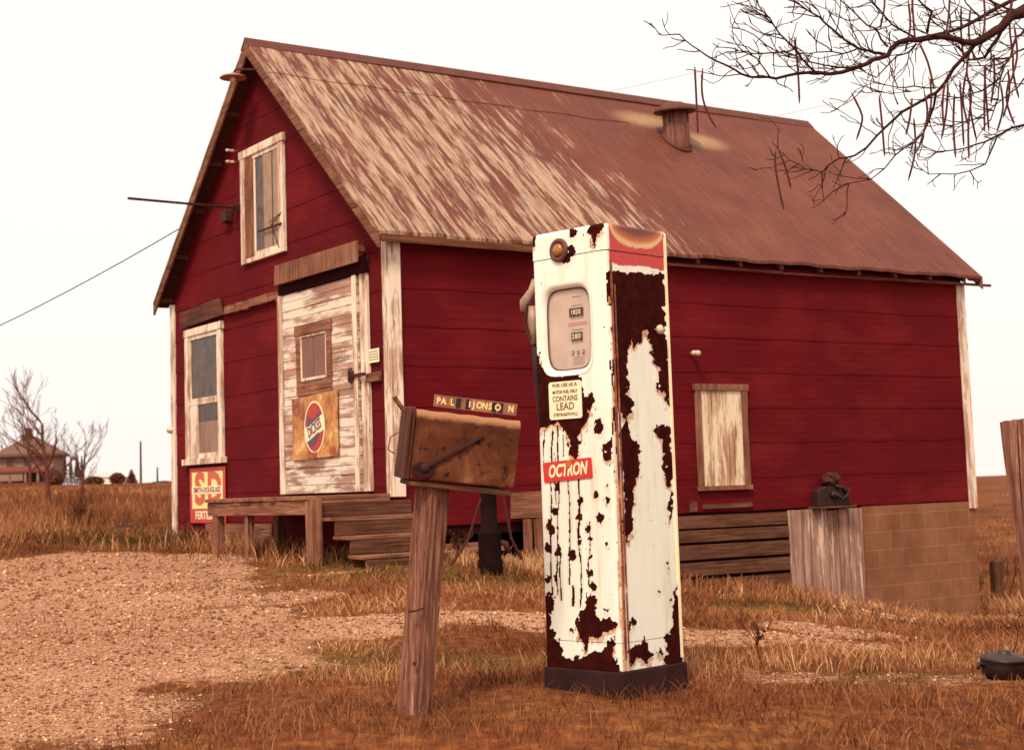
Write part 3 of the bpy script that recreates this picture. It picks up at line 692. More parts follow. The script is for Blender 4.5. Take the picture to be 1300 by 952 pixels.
text('lettering', 'DE', .085, M['s_red'], sg, tb(.0, -.285, -.003), .001, .004, .9); text('lettering', 'R', .08, M['s_red'], sg, tb(-.42, -.25, -.003), .001, .004, 1.2)
text('lettering', 'SAY', .05, mat_flat('faint_lettering', s2l((150, 110, 80)), .5, .4), sg, tb(.42, .24, -.003), .001, .001, .8)

sg = wall_item('fertilizer_sign', (-.03, 4.33, .04), 'red and yellow metal fertilizer sign low on the wall under the left window', 'sign')
mb = MB().box(0, .004, -.52, .52, -.30, .34); mb.build('sign_plate', mat_flat('red_sign_enamel', s2l((196, 52, 38)), .45, .5, .15, 5), sg)
MB().box(-.002, -.0005, -.45, .45, -.135, .29).build('yellow_panel', M['s_yellow'], sg)
M['s_orange'] = mat_flat('faded_orange_enamel', s2l((205, 88, 58)), .45, .5, .12, 9)
text('lettering', 'S', .50, M['s_orange'], sg, tb(.215, .08, -.0035), .001, .022, 1.28); text('lettering', 'D', .50, M['s_orange'], sg, tb(-.215, .08, -.0035), .001, .022, 1.12)
MB().box(-.0065, -.0035, -.45, .45, .035, .125).build('white_band', M['s_white'], sg)
text('lettering', 'SMITH-DOUGLASS', .085, mat_flat('maroon_lettering', s2l((140, 60, 62)), .5, .4), sg, tb(0, .08, -.0075), .001, .002, 1.13)
text('lettering', 'FERTILIZER', .13, M['s_white'], sg, tb(0, -.215, -.002), .001, .003, 1.13)

sg = wall_item('notice_card', (-.035, .27, 1.32), 'small white notice card with faded rows of print beside the door latch', 'notice')
MB().box(0, .003, -.10, .11, -.065, .065).build('card', M['s_white'], sg)
mb = MB()
for r_ in range(4):
    y = -.085
    while y < .085:
        w_ = rnd.uniform(.008, .024); mb.box(-.002, -.0005, y, y+w_, .035-r_*.025, .045-r_*.025); y += w_+.008
mb.build('print_rows', M['s_blue'], sg)

# ------------------------------------------------------------------ porch with side steps
P = empty('porch', tuple(wld((0, 1.2, -.6))), YAW, 'weathered grey plank porch with three side steps below the white door', 'porch')
PX = Vector((0, -1.2, .6))     # building-local -> porch-local shift
def pb(mb, name, mat, **k):
    mb.v = [tuple(Vector(v)+PX) for v in mb.v]; return each(mb, name, mat, P, **k)
mb = MB(); y = -.02
while y < 2.45:
    w_ = rnd.uniform(.13, .15); mb.box(-.84+rnd.uniform(-.015, .015), -.055, y, y+w_-.008, -.022+.0*y, .012+rnd.uniform(-.004, .004), j=.003); y += w_
pb(mb, 'deck_board', M['wood_x'], bevel=.004)
mb = MB(); mb.box(-.815, -.78, -.0, 2.47, -.155, -.025, j=.005); pb(mb, 'front_beam', M['wood_y'], bevel=.004)
mb = MB(); mb.box(-.77, -.06, -.02, .015, -.15, -.025, j=.003); mb.box(-.77, -.06, 2.42, 2.455, -.15, -.025, j=.003); mb.box(-.77, -.06, 1.2, 1.24, -.14, -.025); pb(mb, 'joist', M['wood_x'], bevel=.004)
for yy, wdt in ((2.32, .13), (1.55, .07), (.10, .14)):
    mb = MB(); mb.box(-.80 if yy > 1 else -.835, -.72, yy-wdt/2, yy+wdt/2, -.85, -.158 if yy > 1 else -.03, j=.006); pb(mb, 'leg', M['wood_z'], bevel=.005)
mb = MB(); mb.box(-.86, -.82, -.03, .05, -.85, .0, j=.005); pb(mb, 'leg', M['wood_z'], bevel=.004)
mb = MB(); mb.box(-.20, -.1, .2, .30, -.8, -.16); mb.box(-.2, -.1, 2.1, 2.2, -.8, -.16); pb(mb, 'rear_leg', M['wood_z'])
for k in range(3):
    zt = -.02-.165*(k+1); y1 = -.02-.22*k; y0 = y1-.25
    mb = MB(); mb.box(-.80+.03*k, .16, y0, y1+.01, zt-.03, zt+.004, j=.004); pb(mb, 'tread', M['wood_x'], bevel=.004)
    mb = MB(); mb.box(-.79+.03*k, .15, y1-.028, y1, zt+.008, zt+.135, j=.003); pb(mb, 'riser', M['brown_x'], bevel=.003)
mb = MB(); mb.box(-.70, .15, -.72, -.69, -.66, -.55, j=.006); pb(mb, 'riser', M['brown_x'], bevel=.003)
mb = MB(); mb.box(-.835, -.80, -.10, -.035, -.85, -.01, j=.004); pb(mb, 'leg', M['wood_z'], bevel=.004)
mb = MB(); mb.tube([(-.78, -.30, .02), (-.77, -.33, -.8)], .022, 8); pb(mb, 'iron_stake', M['iron'])

# ------------------------------------------------------------------ rusty machine on the hatch
mm = wall_item('old_motor', (5.58, -.10, -.29), 'gnarled dark rusty motor sitting on a ledge above the upright hatch boards', 'machine')
mm.scale = (.9, .9, .74)
mb = MB().box(-.32, .34, -.10, .09, -.03, .0, j=.004); mb.build('shelf', M['brown_x'], mm, bevel=.004)
mb = MB().prism([(-.29, 0), (-.28, .24), (-.18, .30), (.02, .30), (.14, .20), (.24, .16), (.30, .0)], -.07, .06, 'y'); mb.build('housing', mat_flat('greasy_casting', s2l((48, 22, 18)), .75, .3, .5, 16), mm, bevel=.02)
mb = MB().lathe([(.03, -.09), (.095, -.08), (.11, -.03), (.11, .03), (.095, .07), (.03, .08)], 18, Matrix.Translation((.0, -.01, .40))@Matrix.Rotation(R(90), 4, 'X')); mb.v = [tuple(Vector(v)+Vector((rnd.uniform(-1, 1), rnd.uniform(-1, 1), rnd.uniform(-1, 1)))*.014) for v in mb.v]; mb.lathe([(.01, -.12), (.045, -.11), (.045, -.08), (.01, -.07)], 10, Matrix.Translation((.02, -.01, .41))@Matrix.Rotation(R(90), 4, 'X')@Matrix.Translation((0, 0, .19))); mb.build('head', mat_flat('rusty_casting', s2l((72, 32, 23)), .75, .3, .7, 18), mm)
mb = MB().lathe([(.015, 0), (.05, .005), (.05, .04), (.015, .05)], 14, Matrix.Translation((-.05, -.07, .17))@Matrix.Rotation(R(90), 4, 'X')); mb.tube([(-.02, -.09, .20), (.06, -.12, .10), (.16, -.1, .14), (.23, -.09, .25)], .02, 8); mb.tube([(.0, -.08, .30), (.12, -.08, .27), (.2, -.08, .18)], .03, 8)
mb.tube([(.22, -.05, .05), (.24, -.05, .27)], .018, 8); mb.build('fittings', M['black_iron'], mm, smooth=True)

# ------------------------------------------------------------------ hand pump standing by the wall
hx = at(622, 700, 13.2); hg = gz(hx[0], hx[1])
hp = empty('well_pump', (hx[0], hx[1], hg), .3, 'dark rusty iron well pump with slanting rod in front of the crawlspace', 'pump')
H_ = at(622, 626, 13.2)[2]-hg+.1
MB().lathe([(.11, -.05), (.11, .10), (.10, .14), (.10, .34), (.105, .36), (.075, .38), (.07, H_-.1), (.08, H_-.05), (.06, H_+.02), (.02, H_+.06)], 14).build('column', mat_flat('dark_red_iron', s2l((26, 8, 8)), .9, .1, .4, 12), hp, smooth=True)
MB().tube([(.07, -.03, H_-.04), (.12, -.03, H_-.10), (.18, -.05, .30), (.27, -.05, .12)], .012, 6).build('pump_rod', M['iron'], hp)
MB().tube([(-.04, 0, H_-.08), (-.2, -.02, .30), (-.36, -.05, .10)], .011, 6).build('brace_rod', M['iron'], hp)
MB().tube([(.05, 0, .28), (.13, -.05, .26), (.15, -.05, .18)], .028, 8).build('spout', M['iron'], hp, smooth=True)

# ------------------------------------------------------------------ gas pump
PA = .7683; PW = .412; PH = 1.86; PZ = CAMZ-.7614
Oc = Vector((.4026, 6.35, PZ))
Xl = Vector((math.cos(PA), -math.sin(PA), 0)); Yl = Vector((math.sin(PA), math.cos(PA), 0))
PC = Oc-Xl*(PW/2)+Yl*(PW/2)
gpz = gz(PC.x, PC.y)
G = empty('gas_pump', (PC.x, PC.y, gpz), -PA, 'tall white gas pump with flaking paint, rust and a red cap side', 'gas pump')
zoff = PZ-gpz
Gw = Matrix.Translation((PC.x, PC.y, gpz))@Matrix.Rotation(-PA, 4, 'Z')
def inpoly(px, py, poly):
    r = np.zeros(px.shape, bool); n = len(poly)
    for i in range(n):
        x1, y1 = poly[i]; x2, y2 = poly[(i+1) % n]
        c_ = ((y1 > py) != (y2 > py)); xi = (x2-x1)*(py-y1)/((y2-y1) if y2 != y1 else 1e-9)+x1
        r ^= c_ & (px < xi)
    return r
def c5(l): return [(640+a/3.66, 460+b/3.66) for a, b in l]
def c6(l): return [(640+a/3.66, 640+b/3.66) for a, b in l]
def c4(l): return [(640+a/3.66, 260+b/3.66) for a, b in l]
LP = [[(672, 436), (683, 447), (688, 462), (697, 474), (716, 477), (728, 472), (736, 480), (741, 500), (746, 503), (752, 497), (756, 509), (749, 522), (747, 537), (738, 544), (735, 556), (734, 575), (728, 582), (723, 578), (721, 560), (715, 544), (708, 537), (697, 538), (690, 541), (684, 549), (681, 560), (672, 558)],
      [(775, 556), (768, 562), (766, 578), (770, 584), (779, 583), (779, 558)],
      c6([(400, 420), (430, 430), (425, 510), (450, 530), (490, 525), (525, 540), (520, 570), (480, 590), (440, 620), (400, 620), (385, 670), (375, 690), (365, 640), (335, 590), (330, 550), (350, 510), (370, 470), (375, 410)]),
      c6([(170, 430), (200, 470), (215, 520), (225, 580), (260, 640), (275, 690), (310, 720), (370, 705), (430, 690), (480, 670), (480, 630), (500, 615), (520, 640), (500, 690), (535, 740), (540, 790), (170, 790)]),
      [(747, 288), (755, 276), (766, 274), (768, 290), (758, 297), (755, 310), (752, 316), (749, 300)], [(668, 295), (679, 298), (680, 308), (676, 316), (668, 322)]]
LB = [(760, 542, 6, 10), (707, 618, 3, 5), (705, 648, 4, 5), (696, 665, 4, 6), (701, 672, 4, 6), (737, 636, 3, 4), (735, 657, 3, 4), (757, 628, 4, 4), (771, 634, 4, 4), (762, 657, 4, 6), (747, 670, 4, 5), (771, 616, 2, 1.5), (695, 694, 4, 6), (709, 700, 4, 6), (727, 704, 5, 6), (750, 684, 2, 2), (771, 690, 2, 2), (749, 707, 2, 3), (736, 683, 2, 2),
      (736, 689, 3, 3), (695, 736, 4, 5), (705, 734, 2, 4), (749, 727, 3, 5), (753, 744, 4, 5), (698, 765, 6, 13), (727, 295, 5, 6), (725, 319, 5, 6), (718, 328, 8, 5), (770, 773, 3, 2), (726, 800, 3, 3), (678, 590, 1.5, 30), (682, 640, 1.5, 30), (686, 700, 2, 30), (688, 740, 3, 30), (771, 570, 3, 6)]
LL = [(700, 545, 757, 1.3), (708, 540, 755, 1.1), (712, 700, 762, 1.2), (722, 600, 742, 1.3), (736, 600, 772, 1.5), (749, 662, 745, 1.1), (730, 540, 600, 2.5), (690, 545, 600, 1), (728, 742, 770, 2), (716, 545, 580, 1), (705, 575, 640, .9)]
RP = [c4([(470, 312), (500, 322), (540, 310), (560, 325), (620, 315), (690, 330), (700, 345), (715, 320), (745, 322), (745, 420), (750, 560), (768, 700), (768, 952), (740, 880), (715, 850), (722, 760), (690, 720), (680, 650), (660, 580), (640, 600), (630, 640), (600, 660), (585, 620), (570, 700), (575, 770), (590, 860), (555, 880), (575, 950), (530, 950), (510, 800), (515, 700), (505, 600), (495, 480), (480, 400)]),
      c5([(515, -20), (575, -20), (575, 120), (555, 150), (600, 170), (600, 230), (575, 260), (580, 330), (600, 370), (625, 365), (635, 440), (630, 520), (600, 600), (605, 640), (595, 660), (600, 780), (575, 840), (560, 820), (555, 650), (565, 600), (550, 520), (540, 430), (535, 330), (560, 270), (540, 240), (520, 180), (520, 80)]),
      c5([(730, -20), (768, -20), (770, 170), (740, 150), (715, 130), (725, 50)]), c5([(705, 290), (760, 290), (775, 300), (785, 450), (780, 580), (760, 570), (745, 520), (745, 430), (735, 370), (705, 320)]), c5([(770, 600), (785, 600), (785, 680), (775, 740), (765, 720)]),
      c6([(805, 360), (810, 400), (825, 600), (830, 770), (780, 770), (740, 720), (760, 690), (745, 640), (750, 610), (775, 600), (785, 540), (778, 470), (795, 400)]),
      c6([(580, 745), (580, 690), (600, 650), (640, 650), (650, 605), (670, 650), (680, 680), (700, 700), (720, 690), (715, 655), (735, 680), (745, 700), (700, 700), (660, 735), (625, 715), (600, 745)])]
RB = [(799, 795, 2.5, 7), (804, 790, 2.5, 6), (846, 715, 1.5, 2), (848, 722, 1.5, 2), (837, 750, 2, 2), (851, 760, 1.5, 2)]
def pump_cols(V, face):
    """rust / red / stain values for points of the enamel skin; face 0 front, 1 right side, 2 others"""
    Wv = V@np.array(Gw.to_3x3()).T+np.array(Gw.translation)
    px, py = proj(Wv)
    s_ = V[:, 0]*5+V[:, 1]*3; t_ = V[:, 2]
    jx = (fbm(s_*12, t_*45, 4, 51)-.5)*15; jy = (fbm(s_*12+40, t_*45, 4, 52)-.5)*16
    qx, qy = px+jx*.8, py+jy*.8
    rust = np.zeros(len(V)); stain = np.zeros(len(V))
    def poly(pl, m):
        nonlocal rust, stain
        a = inpoly(qx, qy, pl) & m; rust = np.maximum(rust, a*1.)
        b = inpoly(qx, qy-7, pl) & m; b2 = inpoly(qx+2.5, qy-3, pl) & m; b3 = inpoly(qx-2.5, qy-3, pl) & m; stain = np.maximum(stain, (b*.75+b2*.15+b3*.15))
    L = face == 0; Rr = face == 1
    for pl in LP: poly(pl, L)
    for pl in RP: poly(pl, Rr)
    for lst, m in ((LB, L), (RB, Rr)):
        for cx, cy, rx, ry in lst:
            d = ((px+jx*.55-cx)/(rx*.95))**2+((py+jy*.6-cy)/(ry*1.05))**2; rust = np.where(m & (d < 1), 1, rust)
            d2 = ((px-cx)/(rx+1.5))**2+((py-cy-3)/(ry+4))**2; stain = np.where(m & (d2 < 1), np.maximum(stain, .22), stain)
    for cx, y0, y1, w_ in LL:
        wob = (fbm(py*.025, px*0+cx, 3, 60)-.5)*6; a = L & (np.abs(px+wob-cx) < w_*(.05+1.25*fbm(py*.20, px*0+cx*.3, 3, 61))) & (py > y0) & (py < y1)
        rust = np.where(a, 1, rust); b = L & (np.abs(px+wob-cx) < w_*2.2) & (py > y0) & (py < y1); stain = np.where(b, np.maximum(stain, .22), stain)
    # specks and seam streaks
    sp = vnoise(s_*70, t_*75, 71); rust = np.where((sp > .962) & (fbm(s_*3, t_*3, 2, 72) > .47) & (face < 2), 1, rust)
    sm = Rr & (px < 797-(850-py)*.028) & (px > 787-(850-py)*.03); stain = np.where(sm, np.maximum(stain, .95*(vnoise(s_*40, t_*5, 73) > .35)*np.clip((py-520)/150, 0, 1)), stain)
    sm2 = Rr & (px < 775+(py-330)*.045) & (vnoise(s_*30, t_*14, 75) > .55) & (py > 350) & (py < 620); stain = np.where(sm2, 1., stain); rust = np.where(sm2 & (vnoise(s_*60, t_*20, 76) > .62), 1, rust)
    # far faces: broad flaking
    o = face == 2; n = fbm(s_*3, t_*2.5, 5, 80); rust = np.where(o & (n > .56), 1, rust); stain = np.where(o & (n > .53), .5, stain)
    red = (V[:, 0] > PW/2-.035) & (V[:, 2] > zoff+PH-.172+.012*(fbm(s_*6, t_*0, 3, 90)-.5)) & (np.abs(V[:, 1]) < PW/2-.02)
    # scorched crescent at the top of the red side
    yy = V[:, 1]/(PW/2); zt = (zoff+PH-V[:, 2]); arc = .085*np.sqrt(np.clip(1-(yy/.86)**2, 0, 1))
    cres = red & (zt < arc+.02*fbm(s_*8, t_*8, 3, 91)); scorch = np.where(cres, np.clip((arc+.015-zt)/.085, 0.02, 1), 0)
    rust = np.where(red & ~cres, np.where(sp > .985, 1, 0), np.where(red, 0, rust)); stain = np.where(red, 0, stain)
    return rust, np.where(red, 1., 0.), np.clip(stain, 0, 1), scorch
def mat_enamel():
    m = NT('chipped_white_enamel', .35, .45); ru = m.attr('rust'); re = m.attr('red'); st = m.attr('stain'); sc = m.attr('scorch'); co = m.coord()
    n = m.noise(co, 60, 5, .7); nb = m.noise(m.coord((14, 14, 1.6)), 1, 6, .7)
    white = m.ramp(nb, [(.30, (.66, .58, .42, 1)), (.45, (.83, .78, .63, 1)), (.7, (.88, .85, .74, 1))])
    col = m.mix(re, white, m.ramp(n, [(.3, s2l((182, 44, 40))), (.7, s2l((204, 62, 52)))]))
    col = m.mix(m.math('MULTIPLY', st, m.ramp(n, [(.3, (.35, .35, .35, 1)), (.6, W4)])), col, s2l((190, 112, 54)))
    scol = m.ramp(sc, [(0, s2l((206, 150, 105))), (.2, s2l((222, 180, 120))), (.42, s2l((190, 105, 48))), (.75, s2l((130, 54, 24))), (1, s2l((92, 34, 18)))])
    col = m.mix(m.math('GREATER_THAN', sc, .01), col, scol)
    rustc = m.ramp(m.noise(co, 14, 6, .7), [(.35, s2l((40, 9, 9))), (.60, s2l((62, 16, 11))), (.76, s2l((110, 42, 20)))])
    mask = m.ramp(m.math('ADD', ru, m.math('MULTIPLY', m.math('SUBTRACT', n, .5), .5)), [(.46, (0, 0, 0, 1)), (.54, W4)])
    col = m.mix(mask, col, rustc); m.color(col)
    m.l(m.ramp(mask, [(0, (.36,)*3), (1, (.97,)*3)]), m.b.inputs['Roughness']); m.l(m.ramp(mask, [(0, (.45,)*3), (1, (.05,)*3)]), m.b.inputs['Specular IOR Level'])
    m.bump(m.math('ADD', m.math('MULTIPLY', mask, -1), m.math('MULTIPLY', n, .12)), .5, .002); return m.m
M['enamel'] = mat_enamel()
def sq_profile(h, r, step):
    """rounded square ring: points, face id"""
    pts = []; fid = []
    cs = [((h-r), -(h-r), -90), ((h-r), (h-r), 0), (-(h-r), (h-r), 90), (-(h-r), -(h-r), 180)]
    sides = [((-(h-r), -h), (h-r, -h)), ((h, -(h-r)), (h, h-r)), ((h-r, h), (-(h-r), h)), ((-h, h-r), (-h, -(h-r)))]
    for i in range(4):
        a, b = sides[i]; n = int(2*(h-r)/step)
        for k in range(n): t = k/n; pts.append((a[0]+(b[0]-a[0])*t, a[1]+(b[1]-a[1])*t)); fid.append(min(i, 2))
        cx, cy, a0 = cs[i]
        for k in range(5):
            an = R(a0+90*k/5); pts.append((cx+r*math.cos(an), cy+r*math.sin(an))); fid.append(min(i, 2) if k < 3 else min((i+1) % 4, 2))
    return np.array(pts), np.array(fid)
DZ0, DZ1, DX0, DX1 = 1.075+zoff, 1.505+zoff, -.105, .105     # dial opening, re-set below from the photo
def pump_local(px, py, plane='front'):
    r = ray(px, py); n = -Yl if plane == 'front' else Xl
    p0 = (Oc-Yl*.0075) if plane == 'front' else (Oc+Xl*.0075)
    d = (Vector(p0)-Vector(CAMP)).dot(n)/Vector(r).dot(n); w_ = Vector(CAMP)+Vector(r)*d
    return Gw.inverted()@w_
dl = pump_local(691, 420); dr = pump_local(747, 415); dt = pump_local(722, 365); dbm = pump_local(718, 470)
DX0, DX1, DZ0, DZ1 = dl.x, dr.x, dbm.z, dt.z
h = .2135
def skin(z0, z1, h, name, top_round=0, hole=False, bulge=0):
    pr, fid = sq_profile(h, .022, .0045); n = len(pr)
    zs = list(np.arange(z0, z1-top_round, .0045))+[z1-top_round]; sc_ = [1.0]*len(zs)
    if top_round:
        for k in range(1, 9):
            a = k/8*math.pi/2; zs.append(z1-top_round+top_round*math.sin(a)); sc_.append(1-(top_round/h)*(1-math.cos(a)))
        for k in range(1, 10): zs.append(z1+.012*k/9); sc_.append((1-top_round/h)*(1-k/9*.98))
    V = np.concatenate([np.column_stack([pr*s_, np.full(n, z)]) for z, s_ in zip(zs, sc_)])
    F_ = np.tile(fid, len(zs))
    rows = len(zs); i0 = (np.arange(rows-1)[:, None]*n+np.arange(n)[None]); i1 = (np.arange(rows-1)[:, None]*n+((np.arange(n)+1) % n)[None])
    Q = np.stack([i0, i1, i1+n, i0+n], -1).reshape(-1, 4)
    if hole:
        cc = V[Q].mean(1); cx, cz = (DX0+DX1)/2, (DZ0+DZ1)/2; hx_, hz_ = (DX1-DX0)/2+.020, (DZ1-DZ0)/2+.020
        ins = (cc[:, 1] < -h+.002) & ((np.abs((cc[:, 0]-cx)/hx_)**5+np.abs((cc[:, 2]-cz)/hz_)**5) < 1); Q = Q[~ins]
    ru, re, st, sc2 = pump_cols(V, F_)
    return npmesh(name, V, Q, M['enamel'], {'rust': ru, 'red': re, 'stain': st, 'scorch': sc2}, smooth=True, parent=G)
skin(zoff+.0, zoff+.112, h, 'lower_panel'); skin(zoff+.114, zoff+1.741, h-.0012, 'cabinet', hole=True); skin(zoff+1.744, zoff+PH, h+.001, 'top_cap', top_round=.02)
# door edge flange beside the front corner, and right rear edge strip
mb = MB(); mb.box(h-.001, h+.005, -h+.026, -h+.034, zoff+.05, zoff+1.70); mb.box(h-.001, h+.004, -h+.048, -h+.053, zoff+.02, zoff+1.60)
mb.build('door_flange', mat_sign('flange_rust', s2l((225, 195, 150)), s2l((170, 95, 50)), s2l((95, 38, 26)), .42, .58, 9), G)
mb = MB(); mb.box(h-.001, h+.006, h-.034, h-.022, zoff+.02, zoff+1.83); mb.build('edge_strip', M['s_white'], G)
# base plinth
mb = MB(); mb.box(-h-.005, h+.007, -h-.005, h+.005, -.12, zoff-.002); mb.build('base', mat_flat('rusty_plinth', s2l((48, 22, 18)), .85, .2, .4, 9), G, bevel=.008)
# dial
cx, cz = (DX0+DX1)/2, (DZ0+DZ1)/2; hx_, hz_ = (DX1-DX0)/2, (DZ1-DZ0)/2
def srect(k, n=64, e=5):
    o = []
    for i in range(n):
        a = 2*math.pi*i/n; ca, sa = math.cos(a), math.sin(a); r_ = (abs(ca)**e+abs(sa)**e)**(-1/e); o.append((cx+(hx_+k)*ca*r_, cz+(hz_+k)*sa*r_))
    return o
mb = MB(); rings = [(.0245, -h-.0008), (.020, -h-.0004), (.013, -h+.0015), (.006, -h+.007), (.001, -h+.016), (-.001, -h+.022)]
for i, (k, y) in enumerate(rings): mb.v += [(p, y, q) for p, q in srect(k)]
for i in range(len(rings)-1):
    for k in range(64): a = i*64+k; b = i*64+(k+1) % 64; mb.f.append((a, b, b+64, a+64))
M['plainw'] = mat_flat('plain_white_enamel', (.80, .74, .62, 1), .4, .4, .08, 10)
mb.build('dial_bezel', M['plainw'], G, smooth=True)
mb = MB()
for i, (k, y) in enumerate([(-.0005, -h+.0195), (-.0055, -h+.0195), (-.0060, -h+.03)]): mb.v += [(p, y, q) for p, q in srect(k)]
for i in range(2):
    for k in range(64): a = i*64+k; b = i*64+(k+1) % 64; mb.f.append((a, b, b+64, a+64))
mb.build('dial_gasket', mat_flat('dark_gasket', s2l((84, 44, 36)), .8, .2), G)
dial = MB().add([(p, -h+.028, q) for p, q in srect(-.004)], [tuple(range(64))]).build('dial_face', mat_flat('aged_dial_paper', s2l((206, 176, 156)), .6, .3, .14, 9), G)
M['ink'] = mat_flat('dial_ink', s2l((70, 35, 32)), .6, .3); M['inkred'] = mat_flat('dial_red_ink', s2l((190, 80, 70)), .6, .3)
def tp(x, z, y=-h+.026): return basis((x, y, z), (1, 0, 0), (0, 0, 1))
def lp(px, py): q = pump_local(px, py); return q.x, q.z
a = lp(727, 396); b = lp(728, 427); c_ = lp(729, 447)
mb = MB()
for (x, z), n, wd_ in ((a, 4, .020), (b, 3, .021)):
    for k in range(n): mb.box(x-(n-1)*wd_/2+k*wd_-wd_*.42, x-(n-1)*wd_/2+k*wd_+wd_*.42, -h+.020, -h+.0275, z-.019, z+.019)
for k in range(3): mb.box(c_[0]-.030+k*.030-.006, c_[0]-.030+k*.030+.006, -h+.022, -h+.0275, c_[1]-.009, c_[1]+.009)
mb.build('number_wheel', M['ink'], dial)
text('numerals', '1820', .028, M['s_white'], dial, tp(a[0], a[1], -h+.0185), .0005, 0, .9, spacing=1.15); text('numerals', '280', .028, M['s_white'], dial, tp(b[0], b[1], -h+.0185), .0005, 0, 1, spacing=1.3)
for k in range(3): text('numerals', '879'[k], .014, M['s_white'], dial, tp(c_[0]-.030+k*.030, c_[1], -h+.0205), .0003)
mb = MB()
for k, (dz_, w_) in enumerate(((.068, .05), (.030, .06), (-.075, .062))):
    mb.box(a[0]-w_/2, a[0]+w_/2, -h+.0262, -h+.0275, a[1]+dz_-.0012+.0, a[1]+dz_+.0012)
for k in range(5):
    w_ = .05+.02*(k % 2); mb.box(c_[0]-w_/2, c_[0]+w_/2, -h+.0262, -h+.0275, c_[1]-.02-k*.008, c_[1]-.0185-k*.008)
mb.build('small_print', M['ink'], dial)
mb = MB(); 
for k in range(2): mb.box(a[0]-.055, a[0]+.055, -h+.0262, -h+.0275, (a[1]+b[1])/2+.006-k*.009, (a[1]+b[1])/2+.009-k*.009)
mb.build('red_rule', M['inkred'], dial)
gl = NT('dusty_glass', .08, .5); gl.b.inputs['Base Color'].default_value = s2l((206, 182, 164)); gl.b.inputs['Alpha'].default_value = .26
MB().add([(p, -h+.0200, q) for p, q in srect(-.005)], [tuple(range(64))]).build('dial_glass', gl.m, G)
# amber lamp button near the top
lx, lz = lp(710, 318)
bm_ = Matrix.Translation((lx, -h-.001, lz))@Matrix.Rotation(R(90), 4, 'X')
MB().lathe([(.052, 0), (.052, .006), (.046, .012), (.034, .012), (.032, .004)], 28, bm_).build('lamp_ring', mat_flat('rusty_ring', s2l((100, 55, 42)), .6, .4, .3, 30), G, smooth=True)
MB().lathe([(.031, .001), (.029, .012), (.020, .020), (.004, .023)], 24, bm_).build('amber_lens', mat_flat('amber_lens_glass', s2l((150, 92, 40)), .2, .6, .25, 14), G, smooth=True)
# notched CONTAINS LEAD plate
x0, z1 = lp(697, 485); x1, _ = lp(738, 480); _, z0 = lp(717, 532)
z1 = lp(717, 484)[1]
pl = MB(); nt2 = .006
o_ = [(x0+nt2, z0), (x1-nt2, z0), (x1-nt2, z0+nt2), (x1, z0+nt2), (x1, z1-nt2), (x1-nt2, z1-nt2), (x1-nt2, z1), (x0+nt2, z1), (x0+nt2, z1-nt2), (x0, z1-nt2), (x0, z0+nt2), (x0+nt2, z0+nt2)]
pl.prism([(p, q) for p, q in o_], -h-.004, -h-.0005, 'y'); lead = pl.build('warning_plate', mat_flat('cream_plate', s2l((238, 222, 180)), .5, .4, .08, 8), G)
mx_, zc = (x0+x1)/2, (z0+z1)/2; hh = (z1-z0); ww = x1-x0
for tx, dz_, sz in (('FOR USE AS A', .40, .125), ('MOTOR FUEL ONLY', .22, .12), ('CONTAINS', .04, .20), ('LEAD', -.17, .27), ('(TETRAETHYL)', -.38, .10)):
    text('lettering', tx, hh*sz, mat_flat('maroon_ink', s2l((120, 62, 58)), .6, .3) if 'maroon_ink' not in bpy.data.materials else bpy.data.materials['maroon_ink'], lead, tp(mx_, zc+hh*dz_, -h-.0048), .0004, .0004, ww*.86/(hh*sz*{'FOR USE AS A': 7.0, 'MOTOR FUEL ONLY': 10.2, 'CONTAINS': 5.6, 'LEAD': 3.7, '(TETRAETHYL)': 7.6}[tx]))
# OCTRON plate
x0, zl = lp(691, 612); x1, zr = lp(752, 594)
ang = 0
pl = MB(); zc0 = lp(692, 600)[1]; zc1 = lp(752, 593)[1]; hh = (lp(692, 587)[1]-lp(692, 612)[1]); 
rr = .007
o_ = []
for (qx, qz, a0) in ((1, 1, 0), (-1, 1, 90), (-1, -1, 180), (1, -1, 270)):
    for k in range(5): an = R(a0+k*22.5); o_.append((qx*((x1-x0)/2-rr)+rr*math.cos(an), qz*(hh/2-rr)+rr*math.sin(an)))
sl_ = (zc1-zc0)/(x1-x0); ocx, ocz = (x0+x1)/2, (zc0+zc1)/2
MO = Matrix.Translation((ocx, 0, ocz))@Matrix.Rotation(-math.atan(sl_), 4, 'Y')
pl.prism(o_, -h-.004, -h-.0005, 'y', MO); oct_ = pl.build('brand_plate', mat_flat('red_brand_enamel', s2l((206, 48, 36)), .4, .5, .06, 8), G)
text('lettering', 'OCTRON', hh*.86, M['s_white'], oct_, MO@basis((0, -h-.0048, -.001), (1, 0, 0), (0, 0, 1)), .0004, .0026, (x1-x0)*.80/(hh*.86*4.35), shear=.28)
mb = MB(); mb.add([(p+ocx+.006, -h-.0056, q+ocz+.022) for p, q in ((-.010, -.012), (-.004, -.020), (.004, -.018), (.009, -.012), (.022, .0), (.02, .018), (-.012, .017), (-.014, 0))], [tuple(range(8))]); mb.build('rust_patch', mat_flat('orange_rust', s2l((190, 110, 48)), .8, .2, .3, 60), oct_)
# side knob and screw
k = pump_local(832, 419, 'side'); MB().lathe([(.006, 0), (.008, .014), (.019, .018), (.021, .030), (.012, .038)], 16, Matrix.Translation((h, k.y, k.z))@Matrix.Rotation(R(90), 4, 'Y')).build('knob', M['porcelain'], G, smooth=True)
